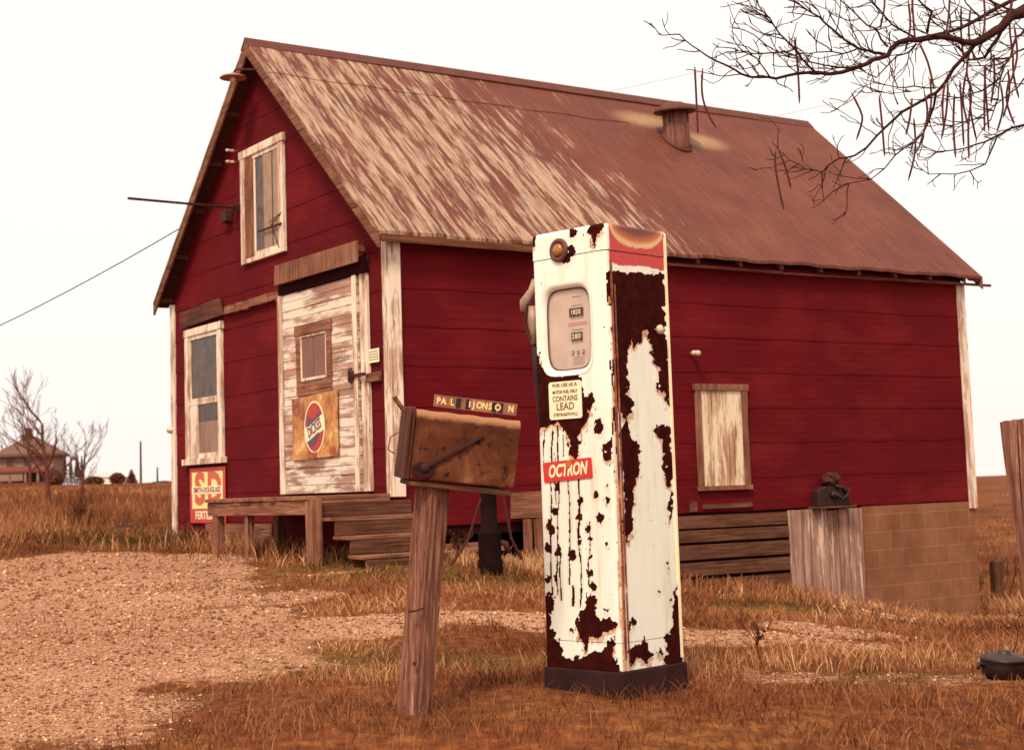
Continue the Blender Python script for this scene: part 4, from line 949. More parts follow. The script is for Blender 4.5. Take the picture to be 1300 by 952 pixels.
# nozzle and hose hanging on the left
nz = pump_local(668, 380, 'front')
nzx = -h-.022
zz = nz.z
def gh(zv): return zv
NZ = MB().tube([(nzx, -.17, zz+.09), (nzx-.012, -.175, zz+.04), (nzx-.045, -.19, zz-.01), (nzx-.05, -.195, zz-.05)], [.013, .020, .026, .018], 10); NZ.tube([(nzx-.01, -.18, zz-.03), (nzx-.01, -.18, zz-.10), (nzx-.005, -.18, zz-.20)], [.022, .024, .018], 10)
nzo = NZ.build('nozzle', mat_flat('dull_nozzle_metal', s2l((150, 118, 95)), .5, .5, .3, 20), G, smooth=True)
MB().tube([(nzx-.02, -.20, zz-.02), (nzx-.035, -.21, zz-.10), (nzx-.01, -.205, zz-.18)], .006, 6).build('trigger_guard', M['iron'], nzo)
hp_ = [(nzx-.005, -.18, zz-.20), (nzx-.012, -.17, zz-.32), (nzx-.005, -.16, zz-.50), (nzx+.0, -.12, zz-.75), (nzx-.01, .10, zz-.85), (nzx-.01, .16, zz-.70), (nzx+.0, .17, zz-.35), (nzx+.035, .17, zz-.20)]
MB().tube(hp_, .013, 10).build('hose', mat_flat('black_rubber', s2l((42, 22, 20)), .7, .3), G, smooth=True)

# ------------------------------------------------------------------ mailbox and its post
za, zb_, zc_ = .2351, .0604, .1321
Rm = Matrix.Rotation(za, 4, 'Z')@Matrix.Rotation(zb_, 4, 'X')@Matrix.Rotation(zc_, 4, 'Y')
mo = Vector((-.4195, 6.0, CAMZ+.0533))
mbx = bpy.data.objects.new('mailbox', None); COL.objects.link(mbx); mbx.matrix_world = Matrix.Translation(mo)@Rm
tag(mbx, 'rusty brown metal mailbox tilted on a wooden post, name letters on top', 'mailbox')
Lm, Dm, Hm = .425, .2186, .2588
mrust = NT('rusty_mailbox_metal', .92, .12); co = mrust.coord(); n1 = mrust.noise(co, 7, 6, .65, .5); n2 = mrust.noise(mrust.coord((5, 30, 44)), 1, 5, .7); n3 = mrust.noise(co, 22, 5, .7)
col = mrust.ramp(n1, [(.32, s2l((46, 20, 14))), (.48, s2l((84, 42, 27))), (.60, s2l((112, 64, 42))), (.72, s2l((146, 98, 68)))])
col = mrust.mix(mrust.math('MULTIPLY', n2, .55), col, s2l((102, 56, 32)))
col = mrust.mix(mrust.ramp(n3, [(.57, (0, 0, 0, 1)), (.64, W4)]), col, s2l((48, 16, 13)))
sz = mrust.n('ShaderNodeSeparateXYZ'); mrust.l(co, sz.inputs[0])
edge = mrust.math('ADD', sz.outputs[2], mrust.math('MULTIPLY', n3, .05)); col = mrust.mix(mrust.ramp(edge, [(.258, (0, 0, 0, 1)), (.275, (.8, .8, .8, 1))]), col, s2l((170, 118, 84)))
mrust.color(col); mrust.bump(n3, .3, .003)
def arch(y0, y1, z0, zt, n=12, r=.055):
    return [(y0, z0), (y1, z0), (y1, zt-r)]+[(y1-r+r*math.cos(a), zt-r+r*math.sin(a)) for a in [math.pi/2*k/4 for k in range(1, 5)]]+[(y0+r-r*math.sin(a), zt-r+r*math.cos(a)) for a in [math.pi/2*k/4 for k in range(0, 5)]]
nseg = 14; mb = MB(); prof = arch(0, Dm, 0, Hm+.01, r=.028); n = len(prof)
for i in range(nseg+1):
    x = Lm*i/nseg; bulge = .006*math.sin(math.pi*i/nseg)
    e = .0018*math.sin(i*1.9)
    for y, z in prof: mb.v.append((x, y+(-bulge if y < .02 else 0)+e*.3, z+(e if z > .1 else 0)))
for i in range(nseg):
    for k in range(n): a = i*n+k; b = i*n+(k+1) % n; mb.f.append((a, b, b+n, a+n))
mb.f.append(tuple(range(n))[::-1]); mb.f.append(tuple(nseg*n+k for k in range(n)))
mb.build('box_body', mrust.m, mbx, bevel=.004)
mb = MB(); prof = arch(-.007, Dm+.007, -.008, Hm+.018, r=.032); n = len(prof)
mb.prism(prof, -.026, -.002, 'x'); mb.build('box_door', mat_wood('streaked_door_rust', s2l((44, 20, 15)), s2l((76, 38, 27)), s2l((122, 78, 56)), axis=2, fine=50), mbx, bevel=.005)
mb = MB().bar((.055, -.012, .045), (.275, -.012, .195), .008, .013); mb.lathe([(.018, 0), (.018, .01), (.006, .014)], 12, Matrix.Translation((.055, -.004, .045))@Matrix.Rotation(R(90), 4, 'X')); mb.build('signal_flag', mat_flat('dark_flag_metal', s2l((58, 24, 20)), .7, .3, .3, 30), mbx, bevel=.001)
mb = MB(); mb.prism([(.015+.045*math.cos(a), .035+.032*math.sin(a)) for a in [i*math.pi/7 for i in range(14)]], -.0085, -.005, 'y', Matrix.Translation((.035, 0, 0))); mb.build('flag_mount', mat_flat('mount_rust', s2l((50, 18, 15)), .8, .2, .4, 40), mbx)
mb = MB().box(.0, Lm-.01, .01, Dm-.01, -.032, -.010, j=.002); mb.build('shelf_board', M['brown_x'], mbx, bevel=.002)
npy = .10
mb = MB(); mb.box(.082, .425, npy, npy+.006, Hm+.030, Hm+.078); np_ = mb.build('name_strip', mat_flat('tarnished_strip', s2l((140, 90, 66)), .45, .4, .3, 14), mbx, bevel=.001)
mb = MB(); mb.box(.15, .158, npy+.006, npy+.012, Hm-.002, Hm+.05); mb.box(.33, .34, npy+.006, npy+.012, Hm-.002, Hm+.05); mb.build('strip_bracket', M['iron'], mbx)
M['letter'] = mat_flat('cream_reflective_letter', s2l((240, 205, 140)), .5, .4, .1, 30); M['letter_r'] = mat_flat('orange_letter', s2l((200, 110, 50)), .5, .4)
def let(ch, x, mt='letter', zo=0, ro=0):
    mo_ = basis((x, npy-.001, Hm+.054+zo), (1, 0, 0), (0, 0, 1))@Matrix.Rotation(ro, 4, 'Z'); text('letter', ch, .037, M[mt], np_, mo_, .0006, .0012, .82)
for ch, x, mt in (('P', .100, 'letter'), ('A', .120, 'letter'), ('U', .138, 'letter_r'), ('L', .156, 'letter'), ('I', .228, 'letter'), ('J', .245, 'letter'), ('O', .268, 'letter'), ('N', .291, 'letter'), ('S', .313, 'letter'), ('O', .345, 'letter'), ('N', .400, 'letter')): let(ch, x, mt)
mb = MB(); 
for x in (.182, .222, .330, .357): mb.box(x-.010, x+.010, npy-.0012, npy-.0002, Hm+.034, Hm+.074)
mb.build('dark_tile', M['black_iron'], np_)
# hook and wire at the box's left end
mb = MB(); mb.bar((-.03, .1, Hm-.005), (-.085, .08, Hm+.05), .02, .012); mb.tube([(-.055, .05, .17), (-.085, .04, .15), (-.09, .04, .10), (-.06, .05, .085)], .003, 5); mb.build('door_pull', M['wood_x'], mbx)
def grooved_post(name, base, top, wdt, mat, rz, label, cat, taper=.0, bend=.01, segs=14, parent=None, slant=0.0):
    base = Vector(base); top = Vector(top); e = empty(name, base, 0, label, cat)
    ax = (top-base); L_ = ax.length; q = ax.to_track_quat('Z', 'Y').to_matrix().to_4x4()@Matrix.Rotation(rz, 4, 'Z')
    mb = MB(); per = []; r_ = random.Random(name+label)
    for sidei in range(4):
        for k in range(7):
            t = k/7; a = [(-1, -1), (1, -1), (1, 1), (-1, 1)][sidei]; b = [(1, -1), (1, 1), (-1, 1), (-1, -1)][sidei]
            x, y = a[0]+(b[0]-a[0])*t, a[1]+(b[1]-a[1])*t; g = r_.uniform(.90, 1.0) if k else .93
            per.append((x*g, y*g))
    n = len(per)
    for i in range(segs+1):
        t = i/segs; off = bend*math.sin(t*3.1); sc_ = (1-taper*t)*(1+.03*math.sin(t*9))
        for j_, (x, y) in enumerate(per):
            zz_ = L_*t+(slant*x*wdt if i == segs else 0)+(r_.uniform(-.006, .004) if i == segs else 0); mb.v.append(tuple(q@Vector((x*wdt/2*sc_+off, y*wdt/2*sc_, zz_))))
    for i in range(segs):
        for k in range(n): a = i*n+k; b = i*n+(k+1) % n; mb.f.append((a, b, b+n, a+n))
    mb.f.append(tuple(range(n))[::-1]); mb.f.append(tuple(segs*n+k for k in range(n)))
    mb.build('post', mat, e); return e
pt = at(550, 611, 6.12); pbm = at(529.5, 870, 6.10); dirp = (pbm-pt).normalized(); zg = gz(pbm.x, pbm.y); pbm = pt+dirp*((pt.z-zg+.1)/(-dirp.z))
pe = grooved_post('mailbox_post', pbm, pt, .104, M['post'], .62, 'leaning weathered grey wooden post carrying the rusty mailbox', 'post', bend=.004)
for o in pe.children: o.name = 'timber'
mb = MB(); mb.tube([(.0, -.075, .50), (.03, -.085, .503), (.06, -.06, .51)], .004, 5); mb.lathe([(.008, 0), (.008, .012)], 8, Matrix.Translation((.02, -.072, .30))@Matrix.Rotation(R(90), 4, 'X')); mb.build('staple', M['iron'], pe)
# leaning post at the right edge
pt = at(1312, 530, 6.5); pbm = at(1356, 860, 6.45); dirp = (pbm-pt).normalized(); zg = gz(pbm.x, pbm.y); pbm = pt+dirp*((pt.z-zg+.15)/(-dirp.z))
pe = grooved_post('leaning_post', pbm, pt, .235, M['post'], .12, 'thick grey leaning wooden post at the right edge of the picture', 'post', bend=.0, slant=-.04)
for o in pe.children: o.name = 'timber'
# small stump post in the weeds
b_ = gpx(1268, 772); Yp = b_[1]; t_ = at(1265, 712, Yp)
pe = grooved_post('stump_post', (b_[0], b_[1], gz(b_[0], b_[1])-.05), t_, .14, M['brown_z'], .3, 'short dark fence post stub among weeds beyond the block foundation', 'post')
for o in pe.children: o.name = 'timber'

# ------------------------------------------------------------------ kettle-like pot lower right
kp = gpx(1275, 862); kz = gz(kp[0], kp[1])
K = empty('iron_pot', (kp[0], kp[1], kz), .3, 'black iron pot with a thin wire handle lying on gravel at lower right', 'pot')
KM = Matrix.Rotation(R(6), 4, 'X')
M['pot'] = mat_flat('sooty_pot', s2l((38, 20, 17)), .5, .4, .35, 14)
MB().lathe([(.07, .0), (.095, .02), (.102, .07), (.098, .085), (.104, .092), (.100, .098), (.088, .094)], 28, KM).build('pot_body', M['pot'], K, smooth=True)
MB().lathe([(.090, .090), (.086, .098), (.060, .108), (.030, .112), (.028, .122), (.020, .128), (.004, .129)], 24, KM).build('pot_lid', mat_flat('pot_lid_metal', s2l((58, 32, 25)), .5, .4, .3, 20), K, smooth=True)
MB().tube([(.06, .02, .10), (.075, 0, .15), (.085, 0, .20), (.075, .0, .24), (.10, 0, .27), (.16, 0, .26), (.2, .0, .2)], .0022, 5).build('wire_handle', M['iron'], K)
MB().tube([(-.10, 0, .06), (-.13, -.01, .075), (-.135, -.01, .05)], .008, 6).build('spout', M['pot'], K, smooth=True)

# ------------------------------------------------------------------ wires
def wire(name, a, b, sag, r, label, cat, mat='iron', grp=None):
    a = Vector(a); b = Vector(b); pts = []
    for i in range(25):
        t = i/24; p = a.lerp(b, t); p.z -= sag*4*t*(1-t); pts.append(p-a)
    mb = MB().tube(pts, r, 5); o = mb.build(name, M[mat]); o.location = a; tag(o, label, cat, grp); return o
M['wiremat'] = mat_flat('pale_wire', s2l((190, 140, 120)), .6, .3)  # even pale tone for the faint power lines
_w = roofpt(470, 285); wa = Vector(wld((-.22, WD-(3.30-2.58)/SL+.02, 3.22)))
wb_ = at(-420, 560, 24)
wire('service_wire', wa, wb_, .35, .007, 'twisted service wire running left from the gable to the picture edge', 'wire')
wire('power_line', at(771, 117, 60), at(1330, -20, 60), .15, .010, 'faint power line passing behind the roof, the higher of two', 'wire', 'wiremat', 'power lines behind the shop')
wire('power_line', at(955, 154, 60), at(1500, 20, 60), .15, .010, 'faint power line passing behind the roof, the lower of two', 'wire', 'wiremat', 'power lines behind the shop')

# ------------------------------------------------------------------ trees
def tree_tubes(segs, nsides=5):
    """list of (points, radii) -> vertex/face arrays"""
    mb = MB()
    for pts, rad in segs: mb.tube(pts, rad, nsides, cap=False)
    return mb
def grow(p, d, L_, r, depth, out, rr, spread=.6, up=.15, kids=(2, 3), shrink=.72, minr=.003, crook=.16):
    n = 4 if crook < .2 else 5; pts = [p]; rad = [r]; q = Vector(p); dd_ = Vector(d).normalized()
    for i in range(n):
        dd_ = (dd_+Vector((rr.uniform(-1, 1), rr.uniform(-1, 1), rr.uniform(-.6, .8)+up))*crook).normalized(); q = q+dd_*(L_/n); pts.append(q.copy()); rad.append(max(minr, r*(1-.45*(i+1)/n)))
    out.append((pts, rad))
    if depth <= 0: return
    for k in range(rr.randint(*kids)):
        i = rr.randint(2, n); nd = (dd_+Vector((rr.uniform(-1, 1), rr.uniform(-1, 1), rr.uniform(-.5, .9)+up))*spread).normalized()
        grow(pts[i], nd, L_*shrink*rr.uniform(.7, 1.1), max(minr, rad[i]*.72), depth-1, out, rr, spread, up, kids, shrink, minr, crook)
def bark(name, lo, hi):
    m = NT(name, .9, .15); n = m.noise(m.coord((20, 20, 5)), 1, 5, .7); m.color(m.ramp(n, [(.35, lo), (.7, hi)])); m.bump(n, .5, .01); return m.m
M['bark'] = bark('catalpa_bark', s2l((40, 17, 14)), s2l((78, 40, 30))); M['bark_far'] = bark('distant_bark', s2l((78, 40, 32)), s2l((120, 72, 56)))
M['pod'] = mat_flat('dry_pod', s2l((84, 32, 25)), .7, .3, .2, 20)

def bare_tree(px, py, Y, toppy, seed, label, lean=0, mat='bark_far', kids=(2, 3), spread=.55):
    b = at(px, py, Y); z = gz(b.x, b.y); T = at(px, toppy, Y).z-z; rr = random.Random(seed)
    e = empty('bare_tree', (b.x, b.y, z), 0, label, 'tree', 'bare trees in the field')
    tr = []; d = Vector((lean, 0, 1)).normalized(); r0 = T*.019
    pts = [Vector((0, 0, -.3))]; rad = [r0*1.3]; q = Vector((0, 0, 0)); n = 8
    for i in range(n):
        pts.append(q.copy()); rad.append(r0*(1-.65*i/n)); d = (d+Vector((rr.uniform(-1, 1), rr.uniform(-1, 1), .5))*.09).normalized(); q = q+d*(T*.62/n)
    MB().tube(pts, rad, 7).build('trunk', M[mat], e)
    out = []
    for i in range(3, n+1):
        for k in range(2 if i < n else 4):
            a = rr.uniform(0, 6.28); nd = Vector((math.cos(a), math.sin(a)*.8, rr.uniform(.5, 1.2))); grow(pts[i], nd, T*.24*rr.uniform(.8, 1.2), rad[i]*.55, 3, out, rr, spread, .12, kids, .70, T*.0011)
    tree_tubes(out, 4).build('crown', M[mat], e, fix=False); return e
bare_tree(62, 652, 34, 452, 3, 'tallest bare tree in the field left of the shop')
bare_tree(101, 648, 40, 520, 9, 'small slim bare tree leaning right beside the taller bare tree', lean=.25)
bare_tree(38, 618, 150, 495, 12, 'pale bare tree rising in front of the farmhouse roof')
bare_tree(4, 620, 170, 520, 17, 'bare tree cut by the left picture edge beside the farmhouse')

def conifer(px, Y, toppy, wd_, seed, label, name='conifer_tree', dome=False, grp='evergreens on the skyline'):
    b = at(px, 618, Y); z = gz(b.x, b.y); T = at(px, toppy, Y).z-z; rr = np.random.default_rng(seed); n = 1500
    t = rr.random(n)**(.8); r = (1-t)*wd_ if not dome else wd_*np.sqrt(np.clip(1-(2*t-1)**2*.95, 0, 1))
    a = rr.random(n)*6.283; rad_ = r*np.sqrt(rr.random(n))*(.8+.4*rr.random(n)); c0 = np.stack([rad_*np.cos(a), rad_*np.sin(a), T*(.06+.94*t)], -1)
    sz_ = wd_*.16; tri = (rr.random((n, 4, 3))-.5)*sz_*2.2; V = (c0[:, None]+tri).reshape(-1, 3); F = np.arange(4*n).reshape(n, 4)
    e = empty(name, (b.x, b.y, z), 0, label, 'tree' if not name.endswith('bush') else 'bush', grp)
    MB().tube([(0, 0, -.3), (0, 0, T*.85)], [wd_*.10, .02], 6).build('trunk', M['bark'], e)
    npmesh('crown', V, F, M['needles'], None, parent=e); return e
nd = NT('hazed_evergreen', .9, .1); nn = nd.noise(nd.coord(), 3, 4); nd.color(nd.ramp(nn, [(.3, s2l((90, 52, 40))), (.7, s2l((128, 80, 58)))])); M['needles'] = nd.m  # distance haze is put into the colour as a lighter tone
for i, (px, Y, tp_, wd_, lb) in enumerate([(82, 190, 574, .55, 'narrow dark evergreen nearest the farmhouse corner'), (90, 195, 580, .5, 'narrow dark evergreen second from the farmhouse'), (98, 190, 577, .6, 'narrow dark evergreen third from the farmhouse'), (104, 195, 579, .5, 'narrow dark evergreen farthest right in the farmhouse row'), (167, 210, 597, .9, 'small cone shaped evergreen left of the thin poles')]): conifer(px, Y, tp_, wd_, 30+i, lb)
for i, (px, Y, tp_, wd_, lb) in enumerate([(119, 185, 606, 1.15, 'low brown bush mound left of the white shed'), (149, 215, 601, 1.05, 'round dark bush beside the white shed'), (208, 205, 612, 1.3, 'low scrubby bush next to the shop corner'), (188, 210, 614, .8, 'low bush at the foot of the poles'), (71, 150, 598, .75, 'rusty shrub at the right corner of the farmhouse')]): conifer(px, Y, tp_, wd_, 50+i, lb, 'round_bush', True, 'bushes on the skyline')
def pole(px, toppy, Y, label):
    b = at(px, 616, Y); z = gz(b.x, b.y); T = at(px, toppy, Y).z-z; o = MB().tube([(0, 0, -.3), (.0, 0, T)], [.16, .11], 7).build('utility_pole', M['bark'], None); o.location = (b.x, b.y, z); tag(o, label, 'pole', 'thin poles on the skyline')
pole(179, 560, 200, 'taller thin wooden pole on the skyline left of the shop'); pole(200, 593, 230, 'shorter thin wooden pole nearer the shop on the skyline')

# ------------------------------------------------------------------ farmhouse and shed far away
M['fh_wall'] = mat_flat('faded_clapboard', s2l((142, 112, 96)), .9, .1, .12, 2); M['fh_roof'] = mat_flat('old_shingles', s2l((112, 80, 66)), .9, .1, .15, 3); M['fh_dark'] = mat_flat('dark_window', s2l((92, 50, 42)), .4, .4); M['fh_base'] = mat_flat('porch_boards', s2l((120, 66, 50)), .9, .1)  # porch roof and floor share one even brown
Yh = 160.
fc = at(33, 619, Yh); fz = gz(fc.x, fc.y); k = Yh/f_
Fh = empty('farmhouse', (fc.x, fc.y, fz), R(4), 'distant two storey farmhouse with hipped roof and front porch', 'house')
hw, dp = 34*k, 28*k; ez = 43*k; rz_ = 66*k; pz = 22*k
MB().box(-hw, hw, 0, 2*dp, -.5, ez).build('wall', M['fh_wall'], Fh)
e_ = .6; mb = MB(); mb.add([(-hw-e_, -e_, ez), (hw+e_, -e_, ez), (hw+e_, 2*dp+e_, ez), (-hw-e_, 2*dp+e_, ez), (-.5, dp, rz_), (.5, dp, rz_)], [(0, 1, 5, 4), (1, 2, 5), (2, 3, 4, 5), (3, 0, 4), (3, 2, 1, 0)]); mb.box(-hw-e_, hw+e_, -e_, 2*dp+e_, ez-.25, ez-.01)
rfh = mb.build('roof', M['fh_roof'], Fh); MB().box(-.55, .15, dp-.6, dp+.1, rz_-1, rz_+.9).build('chimney', M['fh_dark'], rfh)
for x in (-.58*hw, .05*hw, .62*hw):
    wn = MB().box(x-.45, x+.45, -.08, -.0, 29*k, 39*k).build('window', M['fh_wall'], Fh); MB().box(x-.36, x+.36, -.11, -.082, 29.6*k, 38.4*k).build('pane', M['fh_dark'], wn)
mb = MB(); mb.add([(-hw-.2, -2.6, pz), (hw+.2, -2.6, pz), (hw+.2, -.05, pz+5*k), (-hw-.2, -.05, pz+5*k), (-hw-.2, -2.6, pz-.25), (hw+.2, -2.6, pz-.25), (hw+.2, -.05, pz-.25), (-hw-.2, -.05, pz-.25)], [(0, 1, 2, 3), (4, 7, 6, 5), (0, 4, 5, 1), (1, 5, 6, 2), (3, 2, 6, 7), (0, 3, 7, 4)])
pr_ = mb.build('porch_roof', M['fh_base'], Fh)
for x in (-hw, -.4*hw, .15*hw, .6*hw, hw-.2): MB().box(x, x+.22, -2.5, -2.28, .6, pz-.25).build('porch_post', M['fh_wall'], Fh)
MB().box(-hw, hw, -2.55, -.05, -.5, .55).build('porch_floor', M['fh_base'], Fh)
MB().box(-hw, .1*hw, -2.50, -2.42, .75, 1.5).build('porch_rail', M['fh_wall'], Fh)
for x in (-.7*hw, .4*hw): MB().box(x-.5, x+.5, -.09, -.0, 7*k, 18*k).build('window', M['fh_dark'], Fh)
MB().box(-.15*hw-.5, -.15*hw+.5, -.09, 0, .6, 18*k).build('door', M['fh_dark'], Fh)
sc_ = at(136, 618, 220); sz0 = gz(sc_.x, sc_.y)
Sh = empty('shed', (sc_.x, sc_.y, sz0), 0, 'tiny white shed with low roof on the skyline between bushes', 'shed')
MB().box(-2.2, 2.2, 0, 3, -.4, 1.3).build('wall', M['plainw'], Sh)
MB().prism([(-2.4, 1.3), (2.4, 1.3), (1.6, 1.9), (-1.6, 1.9)], -.2, 3.2, 'y').build('roof', M['plainw'], Sh)
# dark plank lying in the field
lb_ = gpx(160, 674); o = MB().box(-.11, .11, -.04, .04, .02, .055, j=.003).build('plank', M['black_iron']); o.location = (lb_[0], lb_[1], gz(lb_[0], lb_[1])+.03); o.rotation_euler = (0, 0, .1); tag(o, 'short dark plank lying in the grass left of the shop', 'plank')

# ------------------------------------------------------------------ overhanging catalpa tree, trunk outside the frame
TY = 9.0
tbx = at(1640, 700, TY); tz = gz(tbx.x, tbx.y)
CT = empty('catalpa_tree', (tbx.x, tbx.y, tz), 0, 'bare overhanging tree branches with long dangling seed pods, upper right', 'tree')
o3 = Vector((tbx.x, tbx.y, tz))
depths = {}
def bp(px, py, dz): return at(px, py, TY+dz)-o3
BR = [([(1520, 60), (1400, 22), (1345, 12), (1300, 15), (1284, 19), (1271, 35), (1258, 42), (1238, 56), (1223, 54), (1210, 48), (1185, 47), (1163, 50), (1140, 56), (1127, 71), (1108, 77), (1090, 85), (1052, 94), (1013, 95), (985, 101), (963, 99), (941, 93), (919, 81), (897, 72), (878, 57), (863, 44)], 11, 1.0, 0, -.6),
 ([(1238, 56), (1223, 75), (1200, 104), (1188, 117), (1158, 135), (1135, 152), (1113, 173), (1085, 197), (1065, 201), (1044, 218), (1023, 215), (1002, 204), (988, 190)], 4.2, .9, 0, .5),
 ([(1345, -20), (1285, 0), (1246, 23), (1223, 33), (1204, 42), (1163, 50)], 4.5, 3, .3, 0),
 ([(1281, 20), (1267, 48), (1250, 73), (1231, 77), (1217, 60)], 4.5, 2, 0, .2),
 ([(1400, 22), (1340, 30), (1300, 40), (1290, 46), (1283, 73), (1271, 96), (1267, 125), (1258, 152)], 4, 1, 0, -.5),
 ([(1271, 98), (1246, 115), (1219, 125), (1194, 121)], 2, .8, -.3, -.5),
 ([(1400, 130), (1340, 140), (1300, 159), (1272, 170), (1251, 180), (1224, 190), (1189, 192), (1168, 183)], 3.6, .9, .6, .6),
 ([(1188, 120), (1180, 150), (1161, 180), (1137, 197), (1106, 228), (1057, 244)], 2.8, .8, .2, .8),
 ([(1265, 176), (1251, 208), (1213, 221), (1179, 220), (1165, 211)], 1.8, .7, .6, .5),
 ([(1127, 71), (1110, 66), (1100, 65), (1089, 62), (1072, 50), (1046, 28), (1032, 18), (1017, 8), (1000, 0), (985, -15)], 3.2, 1, -.2, -.8),
 ([(1037, 93), (1022, 79), (1013, 68), (997, 50), (985, 37), (978, 24), (969, 15), (960, 0), (955, -20)], 2.4, 1, -.4, -.6),
 ([(1013, 61), (982, 66), (956, 70), (937, 66), (910, 72), (900, 74)], 1.7, .7, -.4, -.7), ([(978, 99), (965, 81), (954, 70)], 1.6, .8, -.5, -.6),
 ([(1087, 85), (1063, 86), (1026, 79), (989, 68), (972, 57)], 2, .8, -.4, -.7), ([(1089, 62), (1070, 70), (1037, 66), (1021, 68)], 1.8, .8, -.4, -.8),
 ([(1177, 42), (1183, 15), (1165, 0), (1160, -15)], 3, 1.2, -.1, -.3), ([(1161, 48), (1142, 37), (1123, 21), (1108, 2), (1100, -15)], 2.2, 1, -.1, -.5),
 ([(1127, 60), (1113, 38), (1092, 25), (1065, 0), (1055, -12)], 2.2, 1, -.2, -.2), ([(1163, 56), (1154, 67), (1138, 73), (1113, 98), (1090, 87)], 2.2, .9, 0, .2),
 ([(1188, 112), (1161, 110), (1140, 112), (1110, 105), (1086, 115)], 1.7, .7, .1, .3), ([(1140, 133), (1135, 121), (1108, 117)], 1.7, .7, .3, .3), ([(1248, 150), (1236, 152), (1210, 160), (1180, 155)], 1.8, .8, .2, .5),
 ([(1300, 240 - 140), (1280, 120), (1262, 135), (1240, 150)], 1.8, .8, .4, .3), ([(1310, 60), (1290, 66), (1270, 80), (1245, 84), (1225, 80)], 2.2, .9, .3, .2), ([(1320, 108), (1290, 108), (1272, 104)], 1.6, .9, .2, .0),
 ([(1330, -10), (1290, 12), (1250, 26), (1215, 25), (1190, 32)], 2.6, 1, .5, .4), ([(1300, 15), (1262, 4), (1240, -8)], 3, 1.5, .3, .3), ([(1246, 23), (1226, 4), (1218, -10)], 2, 1, .2, .2), ([(1204, 42), (1206, 20), (1196, -5)], 1.8, 1, .2, .3)]
limbs = []; twigs = []; rr = random.Random(5)
for pl, r0, r1, d0, d1 in BR:
    n = len(pl); pts = []; rad = []
    for i in range(n):
        t = i/(n-1); j1 = rr.uniform(-1.5, 1.5) if 0 < i < n-1 else 0
        pts.append(bp(pl[i][0], pl[i][1]+j1, d0+(d1-d0)*t)); rad.append((r0*(1-t)**1.2+r1*(1-(1-t)**1.2))*TY/f_*.66)
    if r0 > 9: rad = [max(r1*TY/f_*.7, v) for v in [x*TY/f_ for x in (14, 11, 9, 7.6, 6.6, 5.8, 5.4, 5.0, 4.2, 3.9, 3.8, 3.8, 3.3, 3.0, 2.9, 2.7, 2.4, 2.0, 1.8, 1.6, 1.4, 1.2, 1.0, .8, .6)]]
    # small kinks between the traced points
    fine = [pts[0]]; fr = [rad[0]]
    for i in range(n-1):
        L_ = (pts[i+1]-pts[i]).length
        for q in (.5, 1.0):
            p = pts[i].lerp(pts[i+1], q)
            if q < 1: p = p+Vector((rr.uniform(-1, 1), rr.uniform(-1, 1), rr.uniform(-1, 1)))*min(.02, L_*.07)
            fine.append(p); fr.append(rad[i]*(1-q)+rad[i+1]*q)
    limbs.append((fine, fr))
    for i in range(2, len(fine)):
        if fine[i].x+o3.x > 3.4 or fine[i].x+o3.x < 1.3 and rr.random() < .6: continue
        for _ in range(rr.choice((1, 1, 1, 2))):
            d = (fine[i]-fine[i-1]).normalized(); nd_ = (d*.6+Vector((rr.uniform(-1, .6), rr.uniform(-.5, .5), rr.uniform(-.9, 1.0)))*.9).normalized()
            grow(fine[i].copy(), nd_, rr.uniform(.06, .24), .0042, rr.choice((0, 1, 1, 2)), twigs, rr, .75, .0, (1, 2), .7, .0024, .34)
tree_tubes(limbs, 8).build('limb', M['bark'], CT, smooth=True)
tree_tubes(twigs, 4).build('twig', M['bark'], CT, fix=False)
top = bp(1520, 60, 0)
MB().tube([(0, 0, -.3), (.02, 0, .4), (.05, .02, 1.5), (.0, .05, 2.6), (top.x*.6, top.y*.6, top.z-.35), tuple(top)], [.24, .19, .16, .14, .09, .065], 12).build('trunk', M['bark'], CT, smooth=True)
out = []
grow(Vector((0, .05, 2.5)), Vector((.2, .1, 1)), 2.2, .11, 4, out, random.Random(4), .6, .15, (2, 3), .72, .003)
grow(top, Vector((-.1, .6, .8)), 1.6, .05, 4, out, random.Random(8), .6, .1, (2, 3), .72, .003)
tree_tubes(out, 5).build('crown', M['bark'], CT, fix=False)
PODS = [[(882, 85), (884, 125), (886, 170)], [(892, 87), (891, 115), (896, 138), (909, 163)], [(1009, 48), (1013, 90), (1015, 132)], [(1081, 118), (1094, 145), (1093, 160), (1087, 178)], [(1116, 121), (1120, 160), (1123, 199)],
        [(985, 190), (984, 208), (989, 240), (995, 266)], [(988, 190), (997, 212), (1004, 239)], [(1167, 55), (1178, 80), (1186, 114)], [(1158, 125), (1155, 150), (1150, 172)], [(1175, 122), (1177, 150), (1166, 190)], [(1160, 150), (1162, 190), (1153, 230)]]
for _ in range(22):
    x = rr.uniform(1180, 1296); y = rr.uniform(-30, 120); L_ = rr.uniform(50, 85); b_x = rr.uniform(-5, 5); PODS.append([(x, y), (x+b_x, y+L_*.5), (x+rr.uniform(-9, 9), y+L_)])
for _ in range(4):
    x = rr.uniform(1060, 1180); y = rr.uniform(-40, 10); L_ = rr.uniform(40, 65); PODS.append([(x, y), (x+rr.uniform(-3, 3), y+L_*.5), (x+rr.uniform(-6, 6), y+L_)])
